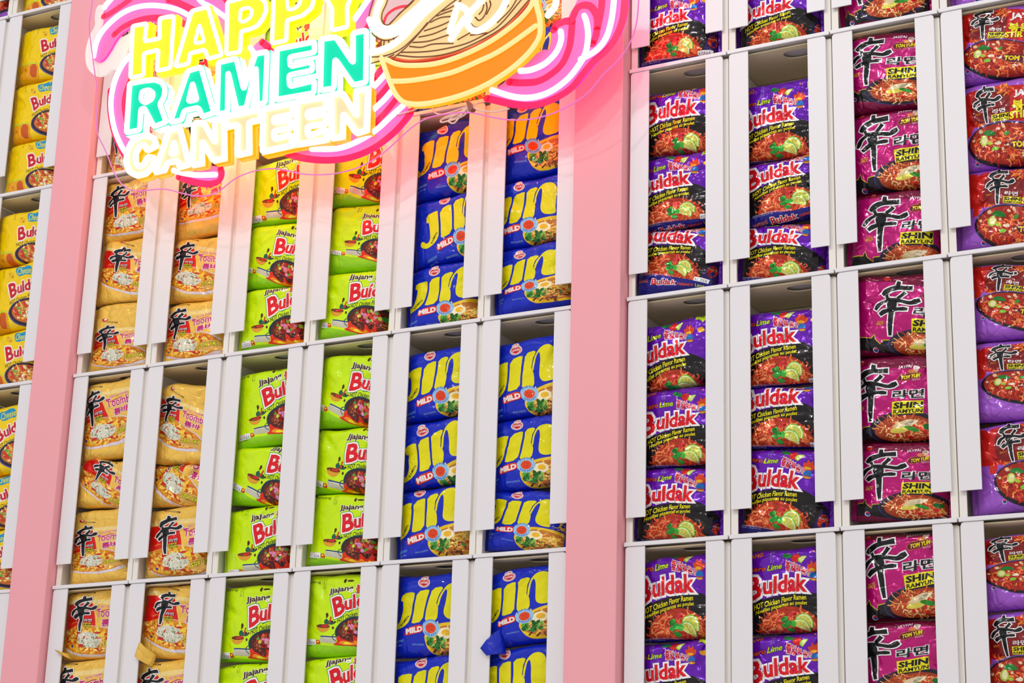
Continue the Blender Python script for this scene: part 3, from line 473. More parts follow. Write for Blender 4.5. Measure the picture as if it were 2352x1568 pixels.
def sheet_jin():
    s = Sheet('jin', (14, 40, 188))
    # faint pattern of lettering on the film
    s.text('THE ORIGINAL', (380, 400), (660, 330), 42, (40, 78, 205), bold=0); s.text('NOODLES', (390, 470), (600, 420), 40, (40, 78, 205), bold=0)
    Y = (233, 224, 0)
    s.poly([(412, 437), (622, 406), (612, 470), (578, 640), (548, 780), (512, 880), (455, 945), (380, 985), (300, 995), (235, 965), (200, 905), (212, 850), (245, 832), (278, 855), (290, 895), (325, 908), (368, 880), (398, 800), (415, 700), (427, 600), (425, 558), (408, 562), (388, 552)], Y, 1)
    s.poly([(660, 402), (845, 362), (832, 430), (790, 640), (740, 892), (550, 928), (565, 850), (612, 640)], Y, 1)
    s.poly([(880, 352), (1064, 320), (1005, 440), (955, 612), (975, 622), (985, 700), (955, 872), (870, 892), (775, 885), (800, 740), (850, 520)], Y, 1)
    s.poly([(958, 640), (1000, 480), (1055, 370), (1120, 300), (1190, 266), (1275, 272), (1335, 335), (1345, 430), (1312, 580), (1290, 720), (1292, 830), (1200, 850), (1108, 838), (1062, 782), (1060, 710), (1090, 580), (1112, 450), (1112, 380), (1092, 366), (1052, 425), (1012, 540), (985, 650)], Y, 1)
    s.up()
    s.line([(960, 600), (1000, 450), (1062, 345)], 9, (30, 30, 90)); s.up()
    s.text('RAMEN', (398, 955), (520, 800), 34, (25, 25, 30), up=(-26, -26), bold=.02)
    # lifted noodles on the right
    s.noodles(1440, 620, 62, 270, [(250, 210, 70), (245, 190, 50), (255, 225, 110)], 34, 20, ln=110)
    s.bits(1435, 620, 60, 260, [(225, 120, 30), (40, 140, 40), (250, 220, 120)], 10, 10, 20)
    # bowl
    s.poly([(1000, 915), (1100, 895), (1200, 882), (1360, 875), (1520, 930), (1540, 1200), (1470, 1470), (960, 1470), (860, 1400), (795, 1290), (758, 1150), (800, 1060), (900, 960)], (240, 200, 20), 2); s.up()
    s.ell(1200, 1180, 400, 245, (200, 120, 40), 28); s.up()
    s.noodles(1200, 1130, 370, 180, [(250, 215, 90), (245, 200, 70), (255, 230, 140)], 60, 22, ln=140)
    s.noodles(1200, 1300, 280, 100, [(120, 60, 25), (90, 45, 20), (190, 120, 50), (220, 150, 70)], 34, 24, ln=90, amp=.4)
    s.ell(1080, 1065, 112, 88, (250, 240, 200), 18, wob=.05); s.up(); s.ell(1090, 1055, 62, 50, (245, 190, 40), 14); s.up()
    s.bits(960, 1215, 165, 80, [(30, 130, 45), (20, 95, 35), (90, 170, 60), (150, 200, 90)], 26, 26, 52, 6)
    s.bits(1200, 1240, 210, 90, [(40, 140, 50), (205, 60, 30), (160, 190, 80)], 10, 14, 26, 6)
    # badge
    s.ell(868, 1000, 134, 140, (150, 200, 235), 30); s.up()
    pts = []
    for i in range(48):
        t = i * math.pi / 24; r = 84 if i % 2 else 76; pts.append((868 + math.cos(t) * r, 1000 + math.sin(t) * r * 1.04))
    s.poly(pts, (232, 68, 18)); s.up()
    for q in ([(832, 985), (845, 972), (858, 985)], [(880, 978), (893, 965), (906, 978)], [(838, 1010), (868, 1035), (905, 1005)]): s.line(q, 6, (120, 20, 10), 3)
    s.text('진라면 진라면', (775, 938), (962, 935), 36, (20, 60, 170), bulge=48, bold=.02)
    s.text('순한맛 순한맛', (775, 1078), (962, 1075), 36, (20, 60, 170), bulge=-52, bold=.02)
    # MILD tag
    s.poly([(455, 1020), (560, 965), (725, 935), (748, 1000), (738, 1070), (600, 1090), (470, 1115), (445, 1090)], (222, 50, 36), 2); s.up()
    s.text('MILD', (470, 1092), (732, 1056), 92, (248, 240, 235), bold=.05)
    s.text('SERVING SUGGESTION', (562, 1272), (755, 1276), 26, (130, 170, 230), bold=.01)
    s.text('NOODLE SOUP', (250, 1222), (428, 1205), 36, (110, 175, 235), bold=.015); s.text('NET WT. 120 g', (240, 1290), (400, 1270), 26, (150, 190, 240), bold=.01)
    # round maker's emblem with its name
    for r, c in ((1.0, (240, 238, 238)), (.88, (210, 25, 35)), (.78, (245, 240, 238))):
        s.ell(757, 185, 58 * r, 55 * r, c); s.ell(758, 262, 92 * r, 78 * r, c, 22); s.up()
    s.poly([(690, 240), (720, 215), (758, 232), (796, 215), (826, 240), (820, 285), (758, 325), (696, 285)], (205, 20, 32), 2)
    s.ell(757, 186, 32, 32, (205, 30, 40), 14); s.up(); s.ell(757, 192, 23, 24, (248, 225, 205), 12); s.up()
    s.text('OTOKI', (704, 280), (812, 278), 34, (248, 245, 240), bold=.03)
    return s

def buldak_word(s, B0, B1, hb, p0, p1, h, outline, bulge=0, col=(224, 18, 34), h1=None):
    for o, c in list(outline) + [(None, None)]:
        cc = col if o is None else c; off = .035 if o is None else .035 + o
        # the big initial and the five smaller letters share each layer, so the white edges merge
        for tx, a, b, hh, hh1, bl in (('B', B0, B1, hb, hb, 0), ('uldak', p0, p1, h, h1 or h, bulge)):
            v0, _ = text_mesh(tx, .035); lo, hi = v0.min(0), v0.max(0); v, f = text_mesh(tx, round(off, 4))
            tt = (v[:, 0] - lo[0]) / (hi[0] - lo[0]); q = (v[:, 1] - lo[1]) / (hi[1] - lo[1]); a_ = np.array(a, float); b_ = np.array(b, float)
            base = a_[None] + (b_ - a_)[None] * tt[:, None]; base[:, 1] -= bl * 4 * tt * (1 - tt); H = hh + (hh1 - hh) * tt
            s.add(base + np.stack([-H * .12 if tx == 'B' else H * 0, -H], 1) * q[:, None], f, cc)
        s.up()

def sheet_jja():
    s = Sheet('jja', (206, 244, 0))
    s.poly([(-300, 1420), (700, 1450), (2000, 1360), (2000, 2000), (-300, 2000)], (150, 215, 20)); s.up()
    s.text('Samyang', (110, 165), (495, 140), 82, (35, 60, 20), bold=.01)
    s.text('BEST BEFORE', (580, 240), (600, 20), 26, (90, 110, 30), up=(-26, -3), bold=0); s.text('06 JAN 2025', (625, 235), (645, 20), 26, (90, 110, 30), up=(-26, -3), bold=0)
    s.ell(990, 72, 26, 48, (70, 30, 25), rot=8); s.ell(1098, 60, 70, 22, (70, 30, 25), rot=-8)
    s.text('Jjajang', (680, 392), (1165, 292), 148, (62, 22, 22), bold=.03, lean=.04, outline=[(.045, (245, 248, 225))])
    s.text('불닭', (1215, 335), (1600, 240), 200, (222, 25, 35), bold=.03, outline=[(.05, (250, 250, 240))])
    buldak_word(s, (785, 842), (1015, 735), 390, (1000, 712), (1690, 545), 310, [(.085, (20, 150, 60)), (.06, (250, 250, 245))], bulge=20)
    s.text('HOT Chicken Flavor Ramen', (830, 960), (1640, 700), 100, (45, 25, 25), bulge=25, bold=.012)
    # palace wall with a tiled roof
    s.poly([(505, 1292), (840, 1292), (840, 1398), (490, 1390)], (208, 206, 180)); s.up()
    for y in (1312, 1335, 1358, 1380): s.line([(500, y), (838, y)], 4, (165, 165, 150))
    for i in range(12): s.line([(515 + i * 28, 1292 + (i % 2) * 20), (515 + i * 28, 1312 + (i % 2) * 20)], 4, (165, 165, 150)); s.line([(530 + i * 26, 1335 + (i % 2) * 22), (530 + i * 26, 1357 + (i % 2) * 22)], 4, (165, 165, 150))
    s.poly([(510, 1262), (840, 1250), (840, 1290), (500, 1292)], (225, 225, 200)); s.up()
    s.line([(505, 1268), (600, 1262), (840, 1258)], 26, (25, 60, 130)); s.up()
    # a bowl of sauce with peppers and splashes
    s.poly([(420, 1062), (695, 1040), (660, 1120), (590, 1180), (500, 1175), (440, 1125)], (226, 160, 40), 1); s.ell(558, 1050, 138, 40, (110, 45, 30), rot=-4); s.up()
    s.poly([(590, 1010), (580, 930), (640, 870), (660, 930), (720, 900), (800, 960), (740, 1000), (660, 1000)], (20, 100, 70), 1); s.up()
    s.line([(530, 1045), (600, 1050), (655, 1000)], 40, (225, 35, 30), 4); s.line([(680, 980), (700, 900), (715, 830)], 26, (220, 40, 30), 4); s.up()
    for q in ((640, 800, 24, 46), (735, 940, 18, 34), (755, 1065, 20, 32), (630, 850, 12, 20), (790, 935, 20, 20)): s.ell(*q, (72, 32, 20), 12)
    s.up()
    # pan of noodles
    s.ell(1330, 1140, 532, 330, (15, 90, 110), 36); s.up(); s.ell(1330, 1138, 518, 318, (40, 40, 46), 36); s.up()
    s.ell(1330, 1130, 470, 265, (92, 28, 18), 30); s.up()
    s.line([(800, 1190), (755, 1240), (775, 1300), (840, 1350)], 14, (25, 60, 100), 5)
    s.noodles(1330, 1180, 440, 190, [(120, 48, 25), (85, 28, 15), (160, 75, 40), (190, 105, 60), (60, 20, 12)], 120, 20, ln=150)
    s.bits(1230, 1060, 260, 130, [(190, 35, 25), (225, 60, 35), (150, 20, 20), (235, 110, 70)], 34, 34, 60, 7)
    s.bits(1200, 1040, 250, 130, [(240, 200, 90), (205, 215, 70), (225, 140, 190), (90, 170, 50)], 18, 22, 42, 6)
    s.ell(1520, 1030, 60, 50, (40, 140, 40), 8, wob=.2); s.up()
    # flames
    R = (226, 40, 12)
    s.poly([(765, 1425), (870, 1370), (840, 1280), (880, 1215), (940, 1300), (1000, 1310), (1090, 1360), (1150, 1370), (1180, 1290), (1160, 1210), (1230, 1250), (1280, 1330), (1360, 1290), (1370, 1180), (1420, 1250), (1410, 1330), (1500, 1290), (1620, 1250), (1700, 1330), (1640, 1420), (1200, 1452), (900, 1440)], R, 1); s.up()
    s.poly([(860, 1410), (950, 1330), (1080, 1375), (1170, 1385), (1200, 1320), (1250, 1370), (1330, 1370), (1400, 1330), (1500, 1330), (1560, 1400), (1200, 1430)], (246, 150, 10), 1); s.up()
    s.poly([(960, 1400), (1040, 1350), (1120, 1400), (1150, 1420), (1000, 1425)], (250, 235, 30), 2); s.poly([(1300, 1400), (1340, 1330), (1380, 1380), (1400, 1415)], (250, 235, 30), 1); s.up()
    s.poly([(160, 1345), (415, 1340), (412, 1458), (155, 1470)], (244, 244, 244)); s.up()
    s.text('KOREA', (170, 1458), (398, 1450), 66, (40, 40, 60), bold=0); s.line([(190, 1385), (230, 1360), (300, 1370)], 10, (215, 40, 60), 4)
    s.poly([(422, 1352), (478, 1350), (500, 1400), (498, 1432), (425, 1432)], (215, 40, 25)); s.up(); s.ell(455, 1385, 20, 18, (250, 230, 40), 10)
    s.text('Stir-fried noodles', (110, 1500), (330, 1490), 26, (60, 100, 20), bold=0)
    return s

def sheet_hab():
    s = Sheet('hab', (104, 14, 176))
    s.poly([(-400, 1000), (-400, 960), (60, 960), (300, 905), (560, 835), (800, 790), (960, 760), (1090, 785), (1230, 860), (1400, 1000), (1700, 1200), (1700, 1800), (-400, 1800)], (26, 20, 24)); 
    s.poly([(-400, 930), (-30, 960), (0, 1100), (-40, 1300), (-60, 1440), (-400, 1440)], (205, 35, 25)); s.up()
    s.poly([(1250, 1330), (1290, 1150), (1330, 1000), (1450, 1000), (1600, 1100), (1600, 1440), (1280, 1440)], (40, 24, 90), 1)
    s.poly([(1290, 1240), (1330, 1070), (1430, 1080), (1440, 1200), (1390, 1320)], (222, 62, 28), 2); s.up()
    s.text('HOCHI', (1310, 1150), (1420, 1152), 26, (235, 220, 215), bold=0)
    s.ell(1385, 1230, 26, 50, (30, 30, 130), 12)
    # habanero, herb and lime
    for q in ((640, 220, 42, 30), (670, 250, 36, 28), (720, 245, 30, 34), (610, 245, 24, 20)): s.ell(*q, (20, 130, 50), 7, wob=.2)
    s.ell(802, 282, 78, 66, (214, 30, 30), 16, wob=.05); s.line([(820, 230), (850, 195)], 14, (30, 130, 50)); s.up()
    s.ell(930, 305, 98, 62, (120, 190, 30), 18, 120, 300, rot=-5); s.up(); s.ell(930, 300, 84, 50, (215, 232, 120), 16, 120, 300, rot=-5); s.up()
    for a in (150, 200, 250): s.line([(925, 300), (925 + 70 * math.cos(math.radians(a)), 300 + 44 * math.sin(math.radians(a)))], 5, (245, 250, 215))
    s.text('SAMYANG', (-60, 330), (300, 235), 75, (232, 120, 50), bold=.02, outline=[(.04, (90, 20, 20))])
    s.text('BEST BEFORE', (435, 330), (440, 110), 24, (150, 130, 205), up=(-24, 0), bold=0); s.text('08 FEB 2025', (470, 330), (475, 110), 24, (150, 130, 205), up=(-24, 0), bold=0)
    s.text('Habanero', (-150, 500), (352, 465), 96, (236, 84, 34), h1=78, bold=.02, outline=[(.05, (70, 25, 20))])
    s.text('Lime', (368, 470), (582, 432), 92, (205, 222, 40), bold=.02, lean=.2, outline=[(.05, (40, 90, 30))])
    s.text('불닭볶음면', (640, 470), (1040, 548), 172, (222, 20, 30), h1=88, bold=.02, outline=[(.05, (250, 248, 248))])
    # maraca with a burning top
    s.poly([(985, 440), (975, 350), (1020, 380), (1040, 290), (1070, 360), (1110, 300), (1120, 390), (1160, 360), (1150, 450), (1060, 480)], (226, 70, 26), 1); s.up()
    s.ell(1070, 530, 58, 62, (30, 110, 190), 18); s.up(); s.ell(1070, 576, 50, 22, (220, 170, 30), 12); s.ell(1055, 440, 48, 22, (240, 180, 40), 12); s.up()
    s.line([(1020, 562), (1120, 562)], 14, (200, 40, 40)); s.ell(1080, 168, 16, 16, (240, 150, 50), 8); s.ell(1250, 420, 60, 40, (240, 170, 40), 10, wob=.2); s.up()
    s.poly([(1190, 150), (1250, 90), (1400, 80), (1420, 200), (1350, 240), (1290, 310), (1240, 250), (1185, 260)], (200, 232, 20)); s.up()
    s.text('NEW', (1215, 225), (1385, 205), 90, (30, 50, 20), bold=.03)
    buldak_word(s, (90, 945), (315, 880), 360, (318, 838), (985, 778), 262, [(.085, (250, 248, 248))], bulge=14)
    s.up()
    # noodles
    s.ell(740, 1490, 500, 500, (178, 52, 22), 30, 180, 360); s.up()
    s.noodles(740, 1400, 480, 400, [(226, 88, 38), (238, 120, 60), (205, 62, 28), (246, 150, 90), (170, 40, 20)], 190, 22, 180, 360, ln=120)
    s.noodles(740, 1440, 440, 60, [(226, 88, 38), (205, 62, 28), (246, 150, 90)], 30, 22, ln=100)
    s.bits(720, 1180, 200, 100, [(190, 20, 50), (215, 50, 60)], 8, 18, 34, 6, 180, 360)
    def lime(cx, cy, rx, ry, a0, a1):
        for k, c in ((1, (120, 196, 20)), (.9, (236, 246, 190)), (.78, (206, 206, 74))):
            s.ell(cx, cy, rx * k, ry * k, c, 20, a0, a1); s.up()
        for i in range(5):
            a = math.radians(a0 + (a1 - a0) * (i + .5) / 5); s.line([(cx, cy), (cx + math.cos(a) * rx * .78, cy + math.sin(a) * ry * .78)], 6, (240, 245, 190))
        s.up()
    lime(930, 1250, 145, 160, 205, 385); lime(870, 1330, 148, 150, 200, 385)
    for q in ((640, 1210, 62, 42, 30), (700, 1260, 60, 44, -40), (770, 1265, 40, 52, 0), (650, 1295, 46, 34, 10), (720, 1365, 56, 34, 0), (665, 1180, 32, 40, 0)): s.ell(q[0], q[1], q[2], q[3], s.rng.choice([(40, 150, 50), (25, 115, 40), (70, 180, 60)]), 9, rot=q[4], wob=.15)
    s.up()
    s.text('HOT Chicken Flavor Ramen', (188, 1082), (965, 885), 88, (240, 226, 20), h1=76, bulge=38, bold=.02, outline=[(.04, (26, 20, 24))])
    s.text('Nouilles piquantes au poulet', (218, 1165), (978, 975), 78, (240, 226, 20), h1=72, bulge=48, bold=.02)
    s.poly([(-600, 1456), (700, 1440), (2000, 1400), (2000, 2200), (-600, 2200)], (30, 26, 128)); s.up()
    s.text('Stir-fried Noodles/Nouilles sautées instantanées', (150, 1450), (780, 1425), 24, (205, 200, 230), bold=0); s.text('NET WT.: 135 g (4.76 oz)', (150, 1480), (480, 1468), 22, (205, 200, 230), bold=0)
    s.poly([(1150, 1360), (1250, 1345), (1380, 1350), (1370, 1425), (1150, 1435)], (244, 244, 244)); s.up(); s.text('KOREA', (1168, 1425), (1350, 1415), 48, (40, 40, 60), bold=0)
    s.text('Buldak', (430, 1640), (860, 1570), 120, (205, 20, 34), h1=85, bold=.03, outline=[(.06, (240, 238, 240))]); s.text('SAMYANG', (120, 1640), (370, 1600), 60, (230, 120, 50), bold=.02); s.text('Habanero', (890, 1570), (1160, 1530), 55, (225, 80, 40), bold=.02); s.text('Lime', (1190, 1530), (1330, 1510), 50, (200, 220, 40), bold=.02)
    return s

def shin_box(s, q, cy=(232, 220, 24)):
    a, b, c, d = [np.array(p, float) for p in q]   # tl, tr, br, bl
    s.poly([a, b, c, d], cy); s.up()
    def L(t, u): return a * (1 - t) * (1 - u) + b * t * (1 - u) + c * t * u + d * (1 - t) * u
    h = np.linalg.norm(d - a)
    s.text('SHIN', L(.04, .58), L(.97, .58), h * .50, (20, 20, 22), bold=.045); s.text('RAMYUN', L(.04, .96), L(.97, .96), h * .31, (20, 20, 22), bold=.03)

def bowl_tom(s, cx, cy):
    s.ell(cx, cy, 520, 275, (62, 52, 110), 34, rot=-8); s.up(); s.ell(cx, cy - 4, 505, 262, (36, 30, 44), 34, rot=-8); s.up(); s.ell(cx + 20, cy + 10, 450, 212, (168, 62, 26), 30, rot=-8); s.up()
    s.noodles(cx + 20, cy + 10, 420, 190, [(232, 150, 80), (240, 175, 100), (214, 100, 50), (196, 52, 30), (246, 200, 130)], 110, 20, ln=120)
    s.bits(cx + 120, cy + 60, 270, 110, [(200, 30, 25), (226, 70, 40)], 16, 22, 44, 6)
    s.ell(cx - 50, cy + 30, 150, 42, (214, 200, 80), 12, rot=-12); s.up(); s.ell(cx - 10, cy - 70, 150, 48, (226, 205, 160), 12, rot=-24); s.ell(cx + 90, cy - 90, 110, 30, (246, 234, 200), 12, rot=-24); s.up()
    s.ell(cx + 120, cy - 5, 110, 34, (40, 140, 40), 10, rot=10); s.ell(cx + 60, cy - 20, 60, 26, (120, 190, 60), 8); s.ell(cx + 330, cy - 70, 70, 44, (30, 110, 40), 8); s.up()

def sheet_tom():
    s = Sheet('tom', (186, 8, 112))
    s.poly([(-400, -400), (2000, -400), (2000, 250), (1250, 190), (700, 215), (160, 250), (-400, 330)], (122, 12, 58)); s.up()
    s.poly([(-400, 1230), (150, 1190), (235, 1190), (272, 1112), (300, 1195), (392, 1262), (396, 1192), (560, 1150), (760, 1150), (2000, 1100), (2000, 2000), (-400, 2000)], (30, 26, 30)); s.up()
    s.line([(-400, 1232), (150, 1192), (235, 1192), (272, 1114), (300, 1197), (392, 1264), (396, 1194), (560, 1152)], 12, (226, 205, 30)); s.up()
    s.poly([(-400, 1420), (600, 1400), (2000, 1340), (2000, 2000), (-400, 2000)], (128, 12, 64)); s.up()
    bowl_tom(s, 1010, 1155)
    for q in ([(590, 1000), (620, 1060), (700, 1120)], [(560, 1120), (640, 1160), (720, 1170)]): s.line(q, 12, (240, 180, 110), 4)
    s.ell(232, 190, 46, 46, (214, 34, 34), 18); s.up(); s.ell(232, 190, 38, 38, (235, 225, 225), 16, 200, 330); s.up()
    s.ell(1075, 215, 44, 50, (226, 180, 150), 12); s.ell(1080, 190, 50, 26, (235, 230, 225), 10); s.ell(1010, 250, 60, 30, (214, 120, 70), 8); s.up()
    s.text('JAYFAI', (800, 235), (1010, 200), 56, (240, 215, 225), bold=.03)
    s.text('THE KING OF', (620, 300), (790, 280), 26, (225, 120, 170), bold=0)
    s.poly([(815, 365), (870, 300), (1140, 262), (1178, 300), (1120, 345), (860, 415)], (96, 14, 40), 1); s.line([(815, 365), (870, 300), (1140, 262), (1178, 300), (1120, 345), (860, 415), (815, 365)], 6, (226, 150, 40)); s.up()
    s.text('TOM YUM', (862, 392), (1142, 330), 64, (240, 220, 20), bold=.04, lean=.1); s.text('flavour', (1040, 395), (1160, 370), 34, (230, 190, 210), bold=0)
    s.text('라면', (768, 722), (1225, 655), 150, (24, 24, 28), bold=.03, outline=[(.05, (240, 238, 236))])
    shin_box(s, [(775, 765), (1228, 690), (1250, 895), (798, 965)])
    s.text('GOURMET', (262, 915), (372, 890), 26, (238, 160, 40), bold=.02); s.text('SPICY', (262, 965), (372, 940), 44, (238, 180, 40), bold=.03)
    s.ell(340, 1370, 42, 42, (225, 225, 230), 14); s.up(); s.ell(345, 1365, 34, 34, (40, 60, 160), 14); s.up(); s.ell(345, 1360, 34, 24, (215, 40, 50), 14, 180, 360); s.up()
    s.shin((430, 208), 1, 1, fat=1.08)
    return s

def sheet_stir():
    s = Sheet('stir', (160, 88, 200))
    s.poly([(160, 330), (240, 290), (420, 260), (700, 180), (2000, 150), (2000, 760), (900, 760), (600, 820), (380, 850), (250, 850), (190, 700), (185, 450)], (198, 24, 22), 1)
    s.poly([(150, 700), (300, 760), (240, 1000), (150, 1010)], (214, 40, 24)); s.up()
    s.poly([(250, 420), (330, 330), (560, 240), (840, 215), (880, 300), (870, 560), (860, 740), (560, 810), (330, 815), (262, 700)], (128, 18, 20), 2); s.up()
    s.noodles(450, 828, 170, 22, [(236, 96, 24), (246, 140, 40), (214, 50, 20)], 24, 18, ln=60, amp=.4); s.noodles(800, 240, 90, 50, [(236, 96, 24), (246, 150, 50), (214, 50, 20)], 24, 20, ln=90)
    s.poly([(-200, 300), (230, 330), (190, 700), (260, 860), (-200, 900)], (206, 30, 22), 1)
    s.ell(880, 1120, 690, 385, (120, 80, 170), 34); s.up(); s.ell(885, 1125, 680, 374, (30, 24, 32), 34); s.up(); s.ell(890, 1105, 655, 335, (160, 34, 18), 34); s.up()
    s.noodles(890, 1112, 625, 310, [(226, 70, 24), (196, 42, 20), (240, 108, 44), (150, 28, 16), (250, 150, 80)], 200, 21, ln=110)
    s.bits(820, 1060, 540, 250, [(232, 196, 150), (200, 20, 20), (240, 220, 190), (130, 20, 14)], 40, 16, 40, 6)
    s.poly([(440, 945), (500, 895), (600, 890), (680, 960), (600, 975), (500, 985)], (26, 124, 40), 1); s.ell(465, 1060, 66, 84, (170, 200, 60), 12, rot=10); s.up(); s.ell(470, 1055, 44, 62, (236, 232, 170), 12, rot=10); s.up()
    s.ell(640, 1185, 56, 36, (130, 195, 50), 8, rot=-20); s.ell(820, 930, 44, 32, (60, 150, 50), 8, rot=-40); s.ell(560, 1100, 44, 26, (170, 205, 60), 8); s.ell(680, 1095, 56, 24, (240, 225, 190), 8); s.up()
    s.poly([(840, 1080), (900, 1040), (1100, 1035), (1500, 990), (1560, 1040), (1480, 1160), (1200, 1192), (930, 1185), (860, 1130)], (104, 16, 44), 1); s.line([(845, 1085), (865, 1135), (930, 1190), (1200, 1196), (1480, 1165)], 6, (226, 170, 40)); s.up()
    s.text('TOM YUM', (895, 1160), (1400, 1120), 92, (240, 220, 20), bold=.045); s.text('flavour', (1200, 1185), (1450, 1150), 45, (220, 200, 225), bold=0)
    s.text('JAYFAI', (930, 395), (1420, 330), 130, (245, 240, 238), bold=.05, outline=[(.05, (190, 20, 24))])
    s.text('볶음면', (905, 600), (1420, 560), 165, (240, 224, 20), bold=.035, outline=[(.03, (100, 20, 20))]); s.text('STIR FRY', (865, 722), (1450, 660), 112, (240, 224, 20), bold=.04, outline=[(.03, (100, 20, 20))])
    shin_box(s, [(582, 648), (850, 618), (855, 730), (590, 760)])
    s.text('라면', (600, 630), (800, 610), 70, (225, 222, 222), bold=.03)
    s.text('SPICY', (325, 680), (412, 660), 32, (226, 130, 40), bold=.03)
    s.ell(355, 1405, 36, 36, (225, 225, 230), 14); s.up(); s.ell(357, 1402, 30, 30, (40, 60, 160), 14); s.up(); s.ell(357, 1398, 30, 22, (215, 40, 50), 14, 180, 360); s.up()
    s.shin((470, 208), .68, .655, fat=1.12)
    return s

def sheet_toomba():
    s = Sheet('toomba', (246, 198, 84))
    s.poly([(-400, 380), (760, 330), (1300, 330), (1300, 420), (-400, 440)], (250, 222, 142)); s.up()
    s.poly([(-300, 480), (-10, 452), (372, 404), (420, 640), (462, 908), (170, 942), (-300, 990)], (222, 16, 10)); s.up()
    s.line([(-40, 860), (20, 830), (90, 820)], 30, (236, 110, 40), 3); s.up()
    s.text('NONGSHIM', (110, 175), (440, 225), 42, (60, 45, 30), bold=.01)
    s.ell(150, 110, 50, 46, (205, 30, 36), 16); s.up(); s.ell(160, 100, 24, 30, (240, 220, 200), 12); s.up()
    s.text('SPICY & CREAMY', (565, 512), (905, 452), 44, (226, 70, 150), bold=.02, outline=[(.04, (250, 235, 220))])
    s.text('Toomba', (478, 702), (985, 655), 170, (200, 18, 120), h1=190, bold=.015, outline=[(.04, (250, 235, 225))])
    s.line([(478, 560), (560, 580), (700, 535), (790, 530)], 16, (200, 18, 120), 4)
    s.text('툼바', (578, 872), (890, 838), 140, (200, 18, 120), bold=.035, outline=[(.045, (250, 235, 225))])
    # bowl
    s.ell(400, 1195, 640, 335, (226, 214, 222), 36); s.up(); s.ell(360, 1170, 610, 300, (226, 138, 24), 34); s.up()
    s.noodles(360, 1175, 580, 280, [(252, 196, 44), (255, 214, 84), (240, 160, 28), (214, 96, 20), (255, 230, 120)], 230, 28, ln=95)
    s.bits(360, 1180, 520, 250, [(250, 214, 70), (214, 50, 30), (252, 230, 160), (250, 205, 60), (200, 30, 30)], 44, 20, 40, 7)
    s.ell(335, 1165, 250, 165, (222, 220, 196), 20, wob=.08); s.up()
    s.bits(335, 1165, 240, 158, [(240, 240, 228), (232, 232, 215), (110, 130, 70), (190, 196, 160), (80, 110, 50), (250, 250, 244)], 110, 8, 20, 5)
    s.line([(215, 1160), (250, 1100)], 24, (222, 60, 40)); s.line([(450, 1112), (545, 1112)], 28, (226, 80, 50)); s.line([(440, 1010), (540, 990)], 34, (205, 30, 40)); s.ell(170, 1290, 60, 34, (205, 40, 30), 8, wob=.2); s.ell(570, 1050, 60, 30, (250, 215, 60), 10); s.up()
    s.poly([(560, 1290), (540, 1200), (600, 1170), (800, 1100), (1100, 1060), (1200, 1100), (1150, 1290), (900, 1330), (640, 1335)], (232, 178, 84), 2); s.up()
    s.text('STIR FRY', (590, 1285), (965, 1195), 92, (236, 226, 30), bold=.03, lean=.12, outline=[(.06, (30, 26, 20))])
    shin_box(s, [(216, 832), (366, 814), (368, 905), (216, 925)]); s.text('라면', (232, 808), (380, 786), 62, (226, 222, 220), bold=.02, outline=[(.04, (30, 20, 24))])
    s.ell(-20, 1300, 24, 24, (40, 60, 160), 10); s.up()
    s.shin((240, 272), .68, .835, sh=-.16, fat=1.22)
    return s

def sheet_cheese():
    s = Sheet('cheese', (250, 212, 4))
    s.poly([(-200, 600), (300, 615), (800, 590), (800, 900), (-200, 900)], (226, 178, 16)); s.up()
    for q in ((345, 262, 22), (335, 250, 5), (352, 270, 6)): s.ell(q[0], q[1], q[2], q[2], (240, 190, 20) if q[2] > 10 else (226, 160, 20), 8)
    s.text('Samyang', (155, 245), (235, 238), 20, (90, 70, 20), bold=.01)
    s.text('BEST BEFORE', (290, 265), (296, 212), 8, (150, 120, 20), up=(-8, 0), bold=0)
    s.poly([(378, 220), (400, 205), (430, 212), (470, 195), (500, 205), (492, 262), (455, 258), (420, 270), (388, 268)], (20, 150, 196), 1); s.up()
    s.text('Cheese', (388, 262), (490, 250), 44, (236, 226, 60), bold=.01, lean=.2)
    s.text('불닭', (510, 290), (570, 280), 50, (214, 30, 40), bold=.03, outline=[(.05, (250, 245, 240))])
    buldak_word(s, (326, 408), (382, 388), 92, (384, 382), (560, 345), 70, [(.07, (252, 240, 230))], bulge=4, col=(206, 20, 44))
    s.text('HOT Chicken Flavor Ramen', (312, 450), (590, 385), 26, (70, 50, 20), bulge=6, bold=.006)
    s.ell(462, 505, 160, 96, (100, 90, 170), 28); s.up(); s.ell(463, 502, 155, 92, (42, 36, 52), 28); s.up(); s.ell(465, 498, 138, 76, (206, 110, 40), 26); s.up()
    s.noodles(465, 498, 125, 66, [(240, 180, 70), (226, 120, 50), (246, 205, 110)], 60, 7, ln=40)
    s.bits(465, 495, 125, 66, [(250, 235, 180), (252, 244, 205), (214, 50, 34), (246, 200, 80), (120, 180, 60), (205, 60, 30)], 56, 7, 15, 6)
    s.poly([(130, 590), (180, 586), (180, 614), (128, 618)], (240, 240, 235)); s.up(); s.text('KOREA', (134, 612), (176, 609), 16, (60, 60, 80), bold=0)
    # jar of cheese sauce
    s.poly([(150, 500), (285, 490), (298, 530), (298, 600), (260, 628), (150, 632), (135, 600)], (240, 168, 20), 2); s.up(); s.poly([(235, 505), (285, 500), (285, 600), (232, 605)], (205, 90, 20), 1); s.ell(200, 555, 14, 12, (226, 130, 20), 8); s.line([(150, 518), (200, 505), (285, 492)], 14, (205, 214, 40), 3); s.up()
    return s

